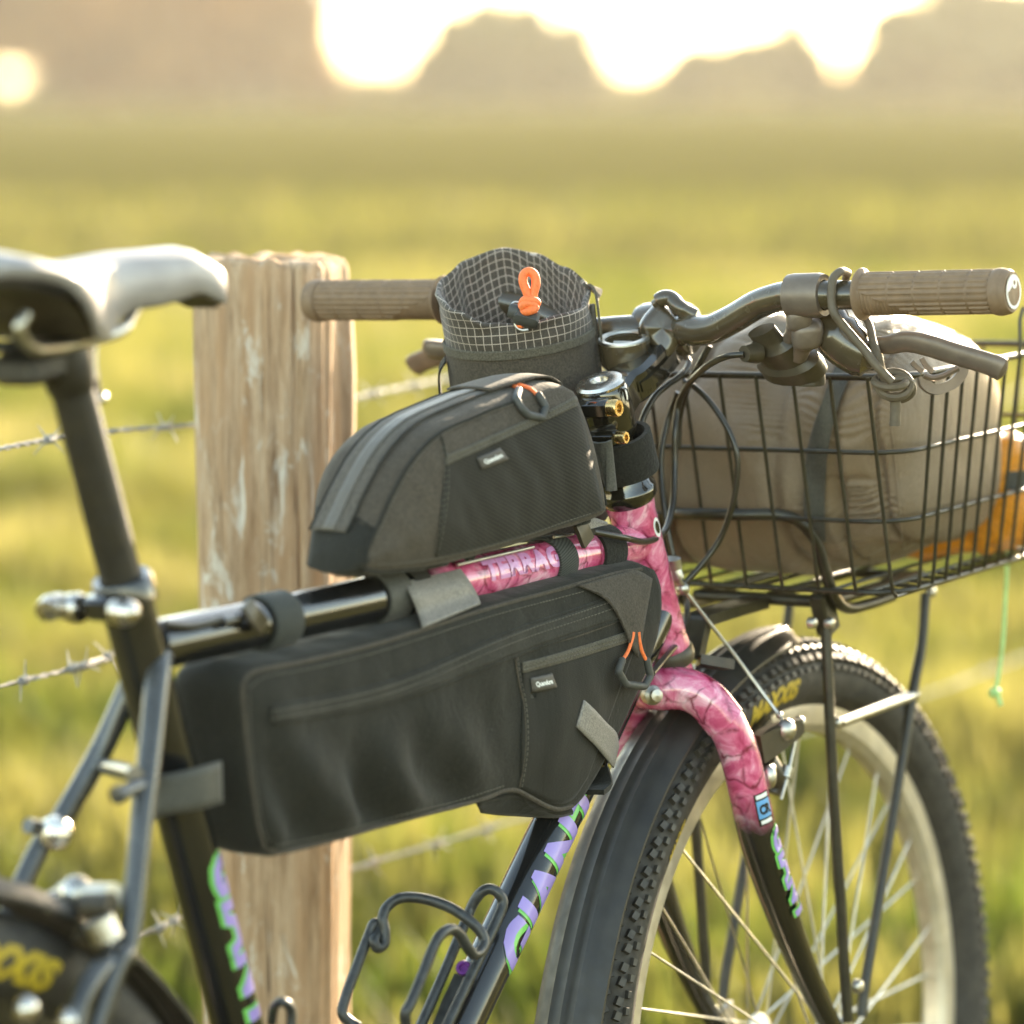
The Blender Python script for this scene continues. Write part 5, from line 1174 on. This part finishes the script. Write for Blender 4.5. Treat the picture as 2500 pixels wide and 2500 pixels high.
for i in range(na):
    a = 2*math.pi*i/na; row = []
    for k in range(26):
        h = -.155+.155*k/25; r_ = SR*(.93+.07*sstep(-.15, -.02, h))*(1-.25*max(0, (.035+(-.155-h)*-1*0 if h < -.15 else 0)))
        r_ += .0012*noise.noise(V((math.cos(a)*4, math.sin(a)*4, h*30)))+.0008*math.exp(-((h+.003)/.003)**2)
        row.append(spt(a, h, r_))
    row += [spt(a, .0005, SR*.985), spt(a, -.004, SR*.97)]; rows.append(row)
mb.grid(rows, na, 28, closed_u=True); mb.add([rows[i][0] for i in range(na)], [tuple(range(na))]); mb.build('body', 'cordura', sbag)
mb = MB(); rows = []; uv = []; cell = .0066
for i in range(na+1):
    a = 2*math.pi*i/na; H_ = rim_h(a); row = []
    for k in range(15):
        t_ = k/14; h = -.004+(H_+.004)*t_; row.append(spt(a, h, rimr(a, t_)*.985)); uv.append((a*SR/cell, h/cell))
    row.append(spt(a, H_+.0022, rimr(a, 1)*.985-.0018)); uv.append((a*SR/cell, (H_+.003)/cell))
    for k in range(20):
        t_ = k/19; h = H_-(H_+.075)*t_; row.append(spt(a, h+.0008*(1-t_), rimr(a, 1-t_)*.985-.004-.007*sstep(0, .4, t_)+.002*noise.noise(V((math.cos(a)*5, math.sin(a)*5, t_*4))))); uv.append((a*SR/cell, (2*H_+.003-h)/cell))
    rows.append(row)
mb.grid(rows, na+1, 36, uv=uv); mb.build('collar', 'check_cloth', sbag, solid=0, angle=100)
mb = MB(); mb.lathe(sc0-sW*.074, sW, [(0, 0), (.047, 0)], 40); mb.build('lining', 'cordura_dark', sbag)
mb = MB(); mb.lathe(sc0-sW*.006, sW, [(SR+.0006, 0), (SR+.0016, .0005), (SR+.0016, .0065), (SR+.0004, .0075)], 80); mb.build('hem_tape', 'hem_tape', sbag)
pa = math.radians(-4)                 # piping and pleated webbing on the right flank
mb = MB(); mb.tube([spt(pa, h, SR+.001) for h in [-.10+.118*k/20 for k in range(21)]], .0026, 8); mb.build('piping', 'cordura_grey', sbag)
mb = MB(); q = [spt(math.radians(x), h, SR*1.02+.004) for x, h in ((20, .027), (8, .024), (0, .010), (-2, -.010), (-2, -.03))]; mb.sweep(sm(q, 5), sD, [(-.008, -.001), (.008, -.001), (.008, .001), (-.008, .001)]); mb.build('webbing', 'hem_tape', sbag)
mb = MB(); q = [spt(math.radians(x), h, SR+r_) for x, h, r_ in ((186, -.012, .001), (186, -.022, .007), (186, -.045, .008), (186, -.065, .003))]; mb.sweep(sm(q, 5), sD, [(-.012, -.0008), (.012, -.0008), (.012, .0008), (-.012, .0008)]); mb.build('side_loop', 'cordura_dark', sbag)
# cord lock and orange draw cord
cl_ = lambda x, y, o_=0: on_plane(C2(x, y), spt(math.radians(272), .014, SR*1.02+.004)-FW*o_, FW)
lk = thing('cord_lock', 'black cord lock with knotted orange draw cord on the checked collar', 'cord lock', cl_(1030, 750))
mb = MB(); d1 = (cl_(1180, 760)-cl_(900, 680)).normalized(); n1_ = (-FW+UP*.6).normalized(); n1_ = (n1_-d1*n1_.dot(d1)).normalized()
mb.box(cl_(1010, 755, .004), (d1, n1_, d1.cross(n1_)), (.0195, .0125, .0120), .35); mb.lathe(cl_(900, 690, .003), -d1, [(.0058, -.002), (.0058, .004), (.0045, .006), (0, .006)], 18); mb.build('barrel', 'pull_rubber', lk)
mb = MB(); mb.tube(sm([cl_(940, 600), cl_(880, 595), cl_(840, 650), cl_(850, 700)], 5), .0011, 8); mb.tube(sm([cl_(890, 790), cl_(900, 850), cl_(960, 885), cl_(1030, 880)], 5), .0011, 8); mb.build('ring', 'steel', lk)
mb = MB(); kp = [(1050, 600), (1020, 500), (975, 380), (985, 300), (1040, 270), (1095, 310), (1110, 400), (1085, 500), (1070, 600)]
mb.tube(sm([cl_(x, y, .004) for x, y in kp], 7), .0035, 12)
kk_ = [(960, 640, .004), (985, 575, .009), (1045, 570, .011), (1115, 590, .008), (1100, 620, .002), (1030, 620, .0), (950, 640, .002), (975, 690, .007), (1050, 680, .012), (1100, 650, .010), (1060, 610, .011), (1000, 610, .011), (960, 650, .008)]
mb.tube(sm([cl_(*q) for q in kk_], 6), .0034, 12); mb.ball(cl_(1020, 640, .006), .0062); mb.ball(cl_(945, 825, .001), .0032); mb.build('draw_cord', 'orange_cord', lk)

# ---------------- wire basket on the rack
O0 = V((HT.x, 0, 0)); bl3 = lambda P: V(((P-O0).dot(LH), (P-O0).dot(FH), P.z))
BP = lambda l, f, z: O0+LH*l+FH*f+ZZ*z
cb = bl3(on_l((2188, 1451), -.150)); ct = bl3(on_l((2116, 921), -.150)); sb_ = bl3(on_l((2245, 1436), -.153))
def top_side():
    best = None
    for k in range(60):
        l = -.15-.001*k; P = bl3(on_l((2305, 945), l))
        if best is None or abs(P.y-sb_.y-.004) < best[0]: best = (abs(P.y-sb_.y-.004), P)
    return best[1]
tsd = top_side(); WB, WT = .153, min(.192, max(.165, -tsd.x)); ZB, ZT = cb.z, ct.z
F0b, F0t, F1b, F1t = cb.y, ct.y, cb.y+.275, cb.y+.295
bask = thing('wire_basket', 'black wire basket mounted on the front rack', 'basket', BP(0, (F0b+F1b)/2, ZB))
def bring(t_, rc=.032, n=6):
    w_, f0, f1, z = WB+(WT-WB)*t_, F0b+(F0t-F0b)*t_, F1b+(F1t-F1b)*t_, ZB+(ZT-ZB)*t_
    pts = []
    for cl2, cf, a0 in ((-w_+rc, f0+rc, 180), (w_-rc, f0+rc, 270), (w_-rc, f1-rc, 0), (-w_+rc, f1-rc, 90)):
        for k in range(n+1):
            a = math.radians(a0+90*k/n)
            # l axis mirrored so that the walk starts on the right-hand side
            pts.append(BP(cl2+rc*math.cos(a), cf+rc*math.sin(a), z) if True else None)
    return pts
rx = {180: 0}
for t_, r_, nm in ((1.0, .0029, 'rim_wire'), (.655, .0019, 'ring_wire'), (.335, .0019, 'ring_wire'), (0.0, .0024, 'ring_wire')):
    w_, f0, f1, z = WB+(WT-WB)*t_, F0b+(F0t-F0b)*t_, F1b+(F1t-F1b)*t_, ZB+(ZT-ZB)*t_
    rc = .034; pts = []
    for sx_, cf, a0 in ((1, f1-rc, 0), (-1, f1-rc, 90), (-1, f0+rc, 180), (1, f0+rc, 270)):
        for k in range(7):
            a = math.radians(a0+15*k); pts.append(BP(sx_*(w_-rc)+rc*math.cos(a), cf+rc*math.sin(a), z))
    mb = MB(); mb.tube(pts, r_, 10, closed=True); mb.build(nm, 'rack_black', bask)
lerp = lambda a, b_, t_: a+(b_-a)*t_
def upright(fb, ft, over=0):
    mb = MB(); q = [fb(0)*1.0]
    mb.tube([fb(-1)]+[fb(k/6) for k in range(7)], .00165, 8); mb.build('upright_wire', 'rack_black', bask)
for k in range(10):
    l = -.150+.300*k/9
    mb = MB(); pts = [BP(l, F0b+.03, ZB-.0022), BP(l, F0b+.004, ZB-.0022), BP(l, F0b-.0022, ZB+.002)]+[BP(l, lerp(F0b, F0t, t_)-.0024, lerp(ZB, ZT, t_)) for t_ in (.1, .4, .7, 1.0)]
    mb.tube(pts, .00165, 8); mb.build('upright_wire', 'rack_black', bask)
    mb = MB(); pts = [BP(l, F0b+.03, ZB-.0022), BP(l, F1b-.004, ZB-.0022), BP(l, F1b+.0022, ZB+.002)]+[BP(l*lerp(1, WT/WB, t_*.5), lerp(F1b, F1t, t_)+.0024, lerp(ZB, ZT, t_)) for t_ in (.1, .4, .7, 1.0)]
    if k == 0: pts += [BP(l*1.13, F1t+.004, ZT+.030), BP(l*1.13, F1t-.004, ZT+.036), BP(l*1.13, F1t-.010, ZT+.028), BP(l*1.13, F1t-.011, ZT)]
    mb.tube(pts, .00165, 8); mb.build('upright_wire', 'rack_black', bask)
for k in range(10):
    f = F0b+.0335+.0245*k
    for s_ in (-1, 1):
        mb = MB(); fo_ = lambda t_: lerp(f, F0t+.0335+(F1t-F0t-.067)*(k/9), t_*.45)
        pts = [BP(s_*(WB-.03), f, ZB-.0022), BP(s_*(WB-.004), f, ZB-.0022), BP(s_*(WB+.0022), f, ZB+.002)]+[BP(s_*(lerp(WB, WT, t_)+.0024), fo_(t_), lerp(ZB, ZT, t_)) for t_ in (.1, .4, .7, 1.0)]
        if s_ < 0 and k == 6: pts += [BP(-WT-.003, fo_(1), ZT+.030), BP(-WT-.003, fo_(1)+.006, ZT+.039), BP(-WT-.003, fo_(1)+.014, ZT+.036), BP(-WT-.003, fo_(1)+.018, ZT+.02), BP(-WT-.003, fo_(1)+.017, ZT)]
        mb.tube(pts, .00165, 8); mb.build('upright_wire', 'rack_black', bask)

# ---------------- stuffed sleeping bag in the basket
slp = thing('sleeping_bag', 'olive brown sleeping bag stuffed in the wire basket under a black strap', 'sleeping bag', BP(0, F0b+.11, ZB))
cl3 = (.0, F0b+.136, ZB+.110); rl, rf, rz = .152, .131, .109
mb = MB(); nu, nv = 460, 130; P = []
sps = lambda x, e: math.copysign(abs(x)**e, x)
for i in range(nu):
    a = 2*math.pi*i/nu; row = []
    for j in range(nv+1):
        p = -math.pi/2+math.pi*j/nv                  # axis along the lateral direction
        l = sps(math.sin(p), .62)*rl; q = abs(math.cos(p))**.50
        f = sps(math.cos(a), .85)*rf*q; z = sps(math.sin(a), .82 if math.sin(a) > 0 else .48)*rz*q
        sag = .012*noise.noise(V((l*9, f*9, z*9)))
        l_s = l-(-.062+.045*z/rz)                          # distance from the strap: pinched waist with pleats
        pin = math.exp(-(l_s/.030)**2)
        l_q = l-(-.115); pl = math.exp(-(l_q/.018)**2)
        pleat = (abs(math.sin(a*52+7*noise.noise(V((l*22, f*14, z*14)))+9*noise.noise(V((0, f*30, z*30)))))-.5)*.0052*(math.exp(-((abs(l_s)-.026)/.014)**2)+.9*pl)*(.4+.6*abs(noise.noise(V((l*9, f*22, z*22))))*2)
        fold = -.016*max(0, .16-abs(noise.noise(V((l*23+3, f*3.2, z*2.6)))))/.16*(.45+.55*sstep(-.01, .06, l))
        k = 1-.085*pin-.035*pl+(sag+pleat+fold+.006*noise.noise(V((l*22, f*20, z*20))))/.1
        row.append(BP(cl3[0]+l, cl3[1]+f*k, cl3[2]+z*k))
    P.append(row)
mb.grid(P, nu, nv+1, closed_u=True); SB = BVHTree.FromPolygons(mb.v, mb.f); mb.build('cover', 'puffy_nylon', slp, angle=180)
patch('strap', slp, SB, [R4(1055, 505), R4(1030, 570), R4(985, 690), R4(935, 830), R4(900, 960), R4(884, 1100), R4(880, 1240), R4(900, 1400)], [R4(1165, 520), R4(1130, 590), R4(1085, 700), R4(1045, 830), R4(1020, 960), R4(1008, 1100), R4(1005, 1250), R4(1010, 1420)], 'strap_smooth', .0055, 60, 8, .002, ease=12)
seam('seam', slp, SB, [R4(1300, 830), R4(1316, 950), R4(1330, 1100), R4(1345, 1250), R4(1362, 1400), R4(1380, 1500)], .0009, 'puffy_nylon', .0006)
bq = lambda x, y, o_=.006: cast(SB, BK(x, y), o_)
fpl = on_l(BK(600, 950), -.212)
bqp = lambda x, y, o_=0: on_plane(BK(x, y), fpl, FW)-FW*o_
mb = MB(); ringp = [bqp(300, 900), bqp(330, 1010), bqp(450, 1085), bqp(600, 1060), bqp(740, 985), bqp(830, 870), bqp(850, 780)]; q = sm(ringp, 6)
mb.sweep(q, -FW, [(-.008, -.004), (.008, -.004), (.008, .004), (-.008, .004)]); mb.tube(sm([bqp(300, 890, .008), bqp(420, 930, .008), bqp(560, 900, .008), bqp(700, 830, .008), bqp(770, 790, .008)], 5), .0026, 8); mb.build('strap_buckle', 'lever_metal', slp)
mb = MB(); mb.sweep(sm([bqp(140, 700), bqp(220, 780), bqp(300, 840)], 4), -FW, [(-.003, -.0018), (.003, -.0018), (.003, .0018), (-.003, .0018)]); mb.sweep(sm([bqp(280, 650), bqp(350, 760), bqp(440, 840)], 4), -FW, [(-.003, -.0018), (.003, -.0018), (.003, .0018), (-.003, .0018)]); mb.build('buckle_arm', 'lever_metal', slp)
# orange bag in the front of the basket
orn = thing('orange_bag', 'bright orange nylon bag in the front end of the basket', 'bag', BP(0, F1b-.03, ZB))
mb = MB(); mb.ball(BP(-.078, F1b-.033, ZB+.055), (.070, .029, .053), (LH, FH, ZZ), 72, e=.42)
for p in mb.v:
    d_ = (p-BP(-.078, F1b-.03, ZB+.05)); p += d_.normalized()*(.012*noise.noise(p*22)+.006*abs(noise.noise(V((p.x*55, p.y*55, p.z*25))))+.003*noise.noise(p*90)) + ZZ*(.018*noise.noise(V((d_.dot(LH)*16, 2, 0)))*(1 if d_.z > 0 else 0))
mb.build('cover', 'orange_nylon', orn, angle=180)
mb = MB(); mb.sweep([BP(-.078+.080*math.cos(a), F1b-.033+.038*math.sin(a), ZB+.066) for a in [k*math.pi/20-math.pi for k in range(0, 41)]], ZZ, [(-.008, -.001), (.008, -.001), (.008, .001), (-.008, .001)], caps=False); mb.build('strap', 'strap_smooth', orn)
# elastic cord round the bar
ecp = [(BR(1400, 130), -.174, 0), (BR(1300, 125), -.172, 1), (BR(1210, 200), -.171, 1), (BR(1185, 350), -.171, 1), (BR(1190, 520), -.172, 1), (BR(1230, 640), -.175, 1), (BR(1330, 770), -.180, 1), (BR(1450, 910), -.187, 1), (BR(1580, 1060), -.195, 1), (BR(1700, 1220), -.203, 1), (BR(1810, 1340), -.209, 1), (BR(1890, 1420), -.213, 1)]
crd = thing('elastic_cord', 'brown rubber cord looped around the right bar and knotted at the basket rim', 'cord', on_l(ecp[0][0], -.174))
mb = MB(); q = [on_l(q_, l)-FW*.0165*k for q_, l, k in ecp]; mb.tube(sm(q, 6), .0033, 10); mb.build('loop', 'cord_rubber', crd)
e0 = on_l(BR(1400, 130), -.174)
mb = MB(); mb.tube(sm([e0, e0+FW*.016-UP*.003, e0+FW*.026-UP*.016, on_l(R4(1195, 350), -.190)+FW*.006, on_l(R4(1215, 450), -.196)-FW*.006, on_l(R4(1235, 520), -.202)-FW*.01, on_l(R4(1275, 640), -.210)], 6), .0031, 10); mb.build('loop', 'cord_rubber', crd)
kc = on_l(R4(1318, 655), -.214)
mb = MB()
for (dx, dy, dz, r1, tilt) in ((0, 0, 0, .0125, .4), (.004, -.003, .003, .0105, -.5), (-.003, .002, -.002, .0115, 1.1)):
    a1, a2 = RT, (UP*math.cos(tilt)+FW*math.sin(tilt)); mb.tube([kc+RT*dx+UP*dy+FW*dz+a1*(math.cos(k*.3142)*r1)+a2*(math.sin(k*.3142)*r1*.85) for k in range(20)], .0034, 8, closed=True)
mb.build('knot', 'cord_rubber', crd)
mb = MB(); mb.tube(sm([kc-UP*.008, on_l(R4(1326, 740), -.214), on_l(R4(1323, 850), -.213)], 5), .0042, 10); mb.build('tail', 'cord_rubber', crd)
# pale green string hanging from the basket
plain('green_string', (.42, .66, .25), .6, var=.2, vscale=200)
gs = lambda x, y: at(vv(x, y), 3.06)
strg = thing('string', 'pale green string with a knotted end hanging from the front of the basket', 'string', gs(1897, 1060))
mb = MB(); mb.tube(sm([gs(1898, 1040), gs(1899, 1080), gs(1896, 1140), gs(1893, 1200), gs(1886, 1260), gs(1879, 1300)], 6), .0018, 8); mb.build('cord', 'green_string', strg)
mb = MB(); mb.ball(gs(1877, 1306), (.0055, .0055, .0045)); mb.tube([gs(1877, 1306), gs(1869, 1315)], .0022, 8); mb.tube(sm([gs(1877, 1306), gs(1884, 1318), gs(1888, 1331)], 4), .0022, 8); mb.build('knot', 'green_string', strg)

# ================================================================ HAZE
HAZE = 1
if HAZE:
    m, t, b = nodes('haze'); t.nodes.remove(b)
    pv_ = t.nodes.new('ShaderNodeVolumePrincipled'); pv_.inputs['Color'].default_value = (1.0, .95, .83, 1); pv_.inputs['Density'].default_value = .00036; pv_.inputs['Anisotropy'].default_value = .3
    t.links.new(pv_.outputs[0], t.nodes['Material Output'].inputs['Volume'])
    hz = MB(); X0, X1, Z0, Z1 = -2300, 2300, GZ-1.6, 34
    c = [V((CAM.x+x, CAM.y+y, z)) for z in (Z0, Z1) for x, y in ((X0, X0), (X1, X0), (X1, X1), (X0, X1))]
    hz.add(c, [(3, 2, 1, 0), (4, 5, 6, 7), (0, 1, 5, 4), (1, 2, 6, 5), (2, 3, 7, 6), (3, 0, 4, 7)])
    hz.build('haze', 'haze', world=True, kind='stuff', label='thin warm evening haze over the pasture', cat='haze')
